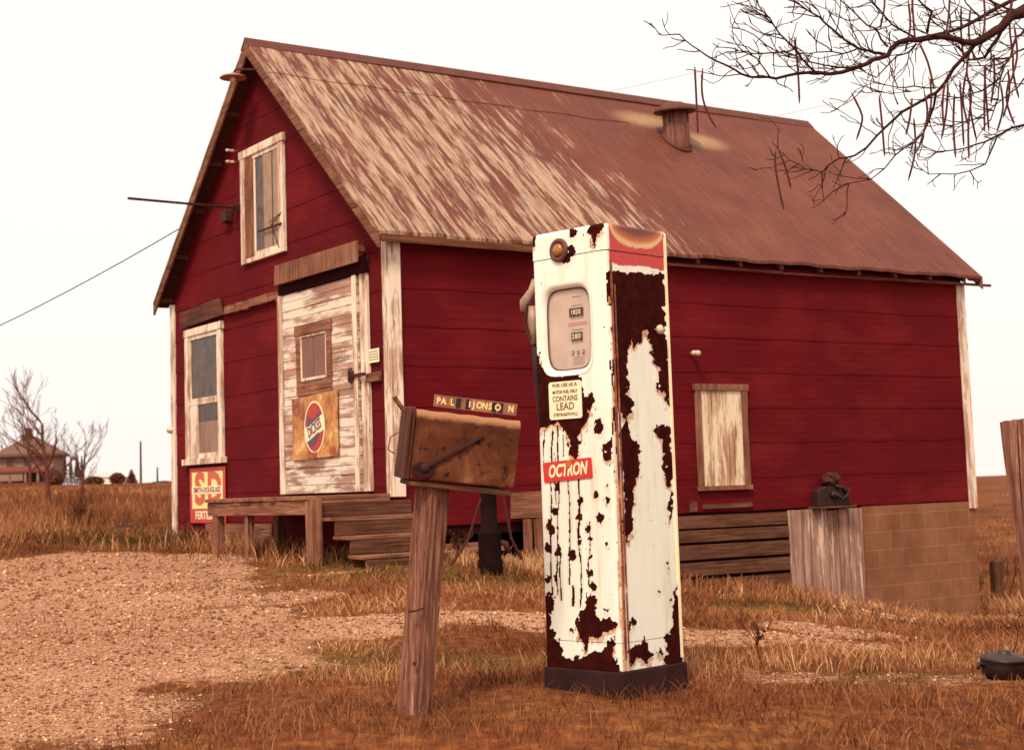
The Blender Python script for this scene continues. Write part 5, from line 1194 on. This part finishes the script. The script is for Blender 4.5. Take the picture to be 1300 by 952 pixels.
for pl in PODS:
    dz_ = rr.uniform(-.5, .4); P3 = [bp(x, y, dz_) for x, y in pl]; fine = []
    m_ = 8
    for i in range(m_+1):
        t = i/m_*(len(P3)-1); a = min(int(t), len(P3)-2); u_ = t-a
        p0 = P3[max(a-1, 0)]; p1 = P3[a]; p2 = P3[a+1]; p3 = P3[min(a+2, len(P3)-1)]
        fine.append(.5*((2*p1)+(-p0+p2)*u_+(2*p0-5*p1+4*p2-p3)*u_*u_+(-p0+3*p1-3*p2+p3)*u_**3))
    MB().tube(fine, [.0028]+[.0062]*(m_-1)+[.0022], 6).build('seed_pod', M['pod'], CT, smooth=True)

# ------------------------------------------------------------------ stones and grass
def visible_sample(n, y0, y1, pw=1.0):
    """points over the ground in front of the camera, denser nearby"""
    t = rng.random(n); y = y0*(y1/y0)**(t**pw); x = (rng.random(n)*2-1)*(y*.43+.8); return x, y
def outside_shop(x, y, m=.02):
    lx = (x-LC[0])*bu[0]+(y-LC[1])*bu[1]; ly = (x-LC[0])*bv[0]+(y-LC[1])*bv[1]
    return ~((lx > -m) & (lx < LN+m) & (ly > -m) & (ly < WD+m)), lx, ly
def mat_attr(name, stops, rough=.9, attr='tone'):
    m = NT(name, rough, .15); m.color(m.ramp(m.attr(attr), stops)); return m.m
M['stone'] = mat_attr('gravel_stone', [(0, s2l((84, 46, 32))), (.35, s2l((150, 98, 70))), (.72, s2l((196, 146, 110))), (.92, s2l((216, 180, 136))), (1, s2l((236, 212, 174)))])
def stones(n, y0, y1, smin, smax, thr=.25):
    x, y = visible_sample(n, y0, y1); g = gravel_amt(x, y); ok, _, _ = outside_shop(x, y); k = ok & (g+rng.random(n)*.35 > thr+.25); x, y, g = x[k], y[k], g[k]
    return x, y
xs_, ys_ = stones(130000, 3.0, 20, 0, 0)
N = len(xs_); sz = .0034+.0115*rng.random(N)**3.5; sz *= np.clip(ys_/8, .8, 1.6)
oc = np.array([(1, 0, 0), (-1, 0, 0), (0, 1, 0), (0, -1, 0), (0, 0, 1), (0, 0, -1.)]); V = oc[None]*sz[:, None, None]*(.6+.7*rng.random((N, 6, 1)))+(rng.random((N, 6, 3))-.5)*sz[:, None, None]*.7
V[:, :, 2] *= .65; a = rng.random(N)*6.28; ca, sa = np.cos(a), np.sin(a)
Vx = V[:, :, 0]*ca[:, None]-V[:, :, 1]*sa[:, None]; Vy = V[:, :, 0]*sa[:, None]+V[:, :, 1]*ca[:, None]
zg = ground(xs_, ys_); V = np.stack([Vx+xs_[:, None], Vy+ys_[:, None], V[:, :, 2]+zg[:, None]+sz[:, None]*.2], -1)
fo = np.array([(0, 2, 4), (2, 1, 4), (1, 3, 4), (3, 0, 4), (2, 0, 5), (1, 2, 5), (3, 1, 5), (0, 3, 5)])
tone = np.clip(.10+rng.random(N)**1.7*.85, 0, 1)
o = npmesh('gravel', V.reshape(-1, 3), (fo[None]+6*np.arange(N)[:, None, None]).reshape(-1, 3), M['stone'], {'tone': np.repeat(tone, 6)}); tag(o, 'pale loose gravel scattered over the yard', 'gravel', kind='stuff')

M['straw'] = mat_attr('dry_grass_blades', [(0, s2l((72, 50, 24))), (.18, s2l((100, 74, 38))), (.3, s2l((92, 46, 28))), (.55, s2l((136, 80, 48))), (.8, s2l((168, 110, 70))), (1, s2l((204, 156, 112)))])
def blades(name, x, y, hgt, wid, tone, label, lean=.5):
    N = len(x); z = ground(x, y)-.005; a = rng.random(N)*6.283; ln = lean*(.3+rng.random(N)); dx, dy = np.cos(a)*ln*hgt, np.sin(a)*ln*hgt
    b = rng.random(N)*6.283; wx, wy = np.cos(b)*wid, np.sin(b)*wid
    lev = [(0, 1.), (.45, .8), (.8, .5), (1., .08)]; V = np.zeros((N, 8, 3))
    for i, (t, ws) in enumerate(lev):
        cxx = x+dx*t**1.8; cyy = y+dy*t**1.8; czz = z+hgt*(t-.25*ln*t*t)
        V[:, 2*i] = np.stack([cxx-wx*ws/2, cyy-wy*ws/2, czz], -1); V[:, 2*i+1] = np.stack([cxx+wx*ws/2, cyy+wy*ws/2, czz], -1)
    F = np.array([(0, 1, 3, 2), (2, 3, 5, 4), (4, 5, 7, 6)]); F = (F[None]+8*np.arange(N)[:, None, None]).reshape(-1, 4)
    o = npmesh(name, V.reshape(-1, 3), F, M['straw'], {'tone': np.repeat(np.clip(tone, 0, 1), 8)}); tag(o, label, 'grass', kind='stuff'); return o
def tones(x, y, base=.6):
    gr = green_amt(x, y); t = base+(fbm(x*.8, y*.8, 3, 33)-.5)*1.1+(rng.random(len(x))-.5)*.45
    return np.where(rng.random(len(x)) < gr*1.25, rng.random(len(x))*.26, np.clip(t, .27, 1))
# short yard grass
x, y = visible_sample(300000, 4.2, 22, .85); g = gravel_amt(x, y); ok, lx, ly = outside_shop(x, y)
den = np.clip(1.0-g*2.2, .07*(fbm(x*.9, y*.9, 3, 45) > .46)+.02, 1)*np.clip(fbm(x*2.6, y*2.6, 3, 44)*3.2-1.0, .10, 1)*np.clip(fbm(x*.8, y*.8, 3, 46)*3-.5, .45, 1); k = ok & (rng.random(len(x)) < den*.85); x, y = x[k], y[k]
blades('dry_grass', x, y, (.028+.085*rng.random(len(x))**1.8)*np.clip(y/8, .85, 1.0), .0034*np.clip(y/7, .9, 3)*(.6+rng.random(len(x))), tones(x, y, .60), 'short dry grass growing over the yard', .8)
# tall tufts along the shop, in front of the porch, around post and pump
tx, ty, th_ = [], [], []
def tuft(px, py, n, rx, ry, h_):
    p = gpx(px, py); tx.append(p[0]+rng.normal(0, rx, n)); ty.append(p[1]+rng.normal(0, ry, n)); th_.append(h_*(.35+.75*rng.random(n)))
for a in [(240, 692, 260, .35, .3, .26), (285, 700, 300, .3, .2, .22), (340, 705, 260, .3, .2, .2), (380, 708, 200, .25, .2, .26), (450, 710, 300, .3, .2, .2), (500, 712, 260, .3, .2, .2), (590, 714, 420, .35, .15, .13), (650, 720, 380, .3, .15, .13), (700, 725, 300, .3, .2, .2),
          (880, 745, 900, .5, .35, .34), (930, 755, 800, .5, .3, .22), (990, 762, 700, .45, .3, .18), (1050, 768, 700, .45, .25, .17), (1110, 772, 700, .45, .25, .17), (1170, 776, 700, .45, .25, .17), (1225, 778, 600, .4, .3, .2), (1280, 775, 600, .7, .5, .28),
          (200, 690, 260, .5, .4, .25), (150, 688, 240, .6, .4, .25), (100, 690, 240, .6, .4, .22), (40, 692, 240, .7, .4, .22), (520, 860, 240, .12, .10, .10), (570, 862, 240, .2, .12, .10), (640, 862, 240, .2, .15, .10), (450, 862, 200, .2, .15, .09), (690, 862, 150, .08, .1, .13), (880, 862, 160, .1, .1, .12), (620, 930, 200, .3, .2, .10), (1150, 850, 120, .3, .2, .12), (980, 850, 60, .12, .08, .2), (1000, 900, 200, .5, .3, .1)]: tuft(*a)
x = np.concatenate(tx); y = np.concatenate(ty); hh_ = np.concatenate(th_); ok, _, _ = outside_shop(x, y, .0); x, y, hh_ = x[ok], y[ok], hh_[ok]
blades('grass_tufts', x, y, hh_, .006*np.clip(y/9, .6, 2), tones(x, y, .7), 'tall dry grass tufts along the shop wall and posts', .55)
# field behind, tall rusty grass
x, y = visible_sample(150000, 17.5, 120, .9); px, py = proj(np.stack([x, y, ground(x, y)], -1)); ok, lx, ly = outside_shop(x, y, .3)
k = ok & ((lx < -1.5) | (lx > LN+.5) | (ly > WD+.5)) & ((px < 330) | (px > 1180)) & (fbm(x*.5, y*.25, 3, 66) > .36); k &= ~((px < 330) & (y < 19.5)); x, y = x[k], y[k]
blades('field_grass', x, y, (.12+.30*rng.random(len(x)))*np.where(x < 0, 1, .6)*np.clip(1.25-y/70, .22, 1), .006*(y/16)**1.1, tones(x, y, .50), 'tall rusty dry grass of the field behind the shop', .4)
# dark weed stalks and seed heads at right
def weed(px, py, h_, seed, n=7):
    p = gpx(px, py); rr_ = random.Random(seed); e = []
    for k in range(n):
        grow(Vector((rr_.uniform(-.25, .25)*min(1, h_*1.6-.2), rr_.uniform(-.2, .2)*min(1, h_*1.6-.2), -.02)), Vector((rr_.uniform(-.4, .4), rr_.uniform(-.4, .4), 1)), h_*rr_.uniform(.4, .7), .006, 2, e, rr_, .6, .3, (2, 3), .6, .0035)
    mb = tree_tubes(e, 4)
    for pts, _ in e[::1]:
        q = pts[-1]
        for _k in range(2):
            c0 = q+Vector((rr_.uniform(-.03, .03), rr_.uniform(-.03, .03), rr_.uniform(-.03, .03))); s_ = rr_.uniform(.008, .018)
            mb.add([c0+Vector((rr_.uniform(-s_, s_), rr_.uniform(-s_, s_), rr_.uniform(-s_, s_))) for _i in range(4)], [(0, 1, 2, 3)])
    o = mb.build('weed_plant', M['weed'], None, fix=False); o.location = (p[0], p[1], gz(p[0], p[1])); return o
M['weed'] = mat_flat('dark_dead_weed', s2l((84, 46, 30)), .9, .1, .3, 6)
tag(weed(1240, 772, .65, 1), 'dark dead weed bush between block foundation and fence stub', 'weed', 'dead weeds')
tag(weed(1290, 770, .7, 2, 9), 'dark dead weed bush right of the short fence stub', 'weed', 'dead weeds')
tag(weed(977, 850, .26, 3, 1), 'thin upright dead weed stalk standing in the gravel right of the pump', 'weed', 'dead weeds')
tag(weed(588, 710, .28, 4, 6), 'dry weeds in front of the dark crawlspace left of the well pump', 'weed', 'dead weeds')
tag(weed(105, 672, .45, 6, 14), 'dark weed patch at the field edge below the slim bare tree', 'weed', 'dead weeds')
# rubble beside the crawlspace
def rock(px, py, s_, mat, name, label, cat, seed, flat=.6):
    p = gpx(px, py); r_ = random.Random(seed); bm = bmesh.new(); bmesh.ops.create_icosphere(bm, subdivisions=2, radius=s_)
    for v in bm.verts: v.co *= r_.uniform(.75, 1.15); v.co.z *= flat; v.co.x *= 1.3
    me = bpy.data.meshes.new(name); bm.to_mesh(me); bm.free(); me.materials.append(M[mat]); o = bpy.data.objects.new(name, me); COL.objects.link(o); o.location = (p[0], p[1], gz(p[0], p[1])+s_*flat*.3); tag(o, label, cat); return o
rock(585, 692, .16, 'block', 'fieldstone', 'brown stone under the shop sill left of the well pump', 'stone', 1)
rock(603, 690, .08, 'block', 'fieldstone', 'small upright stone beside the larger brown stone under the sill', 'stone', 2, 1.2)
rock(668, 708, .10, 'black_iron', 'root_lump', 'dark gnarled root lump on the ground beside the gas pump', 'root', 3, .5)
ob_ = MB().box(-.5, .5, -.06, .06, -.02, .06, j=.006).build('loose_board', M['wood_x']); p = gpx(585, 706); ob_.location = (p[0], p[1], gz(p[0], p[1])+.05); ob_.rotation_euler = (0, 0, YAW); tag(ob_, 'weathered loose board lying against the crawlspace opening', 'board')
ob_ = MB().box(-.35, .35, -.04, .04, -.01, .02, j=.004).build('loose_board', M['wood_x']); p = gpx(500, 712); ob_.location = (p[0], p[1], gz(p[0], p[1])+.06); ob_.rotation_euler = (0, -.06, YAW-.05); tag(ob_, 'pale board lying in the grass at the foot of the steps', 'board')
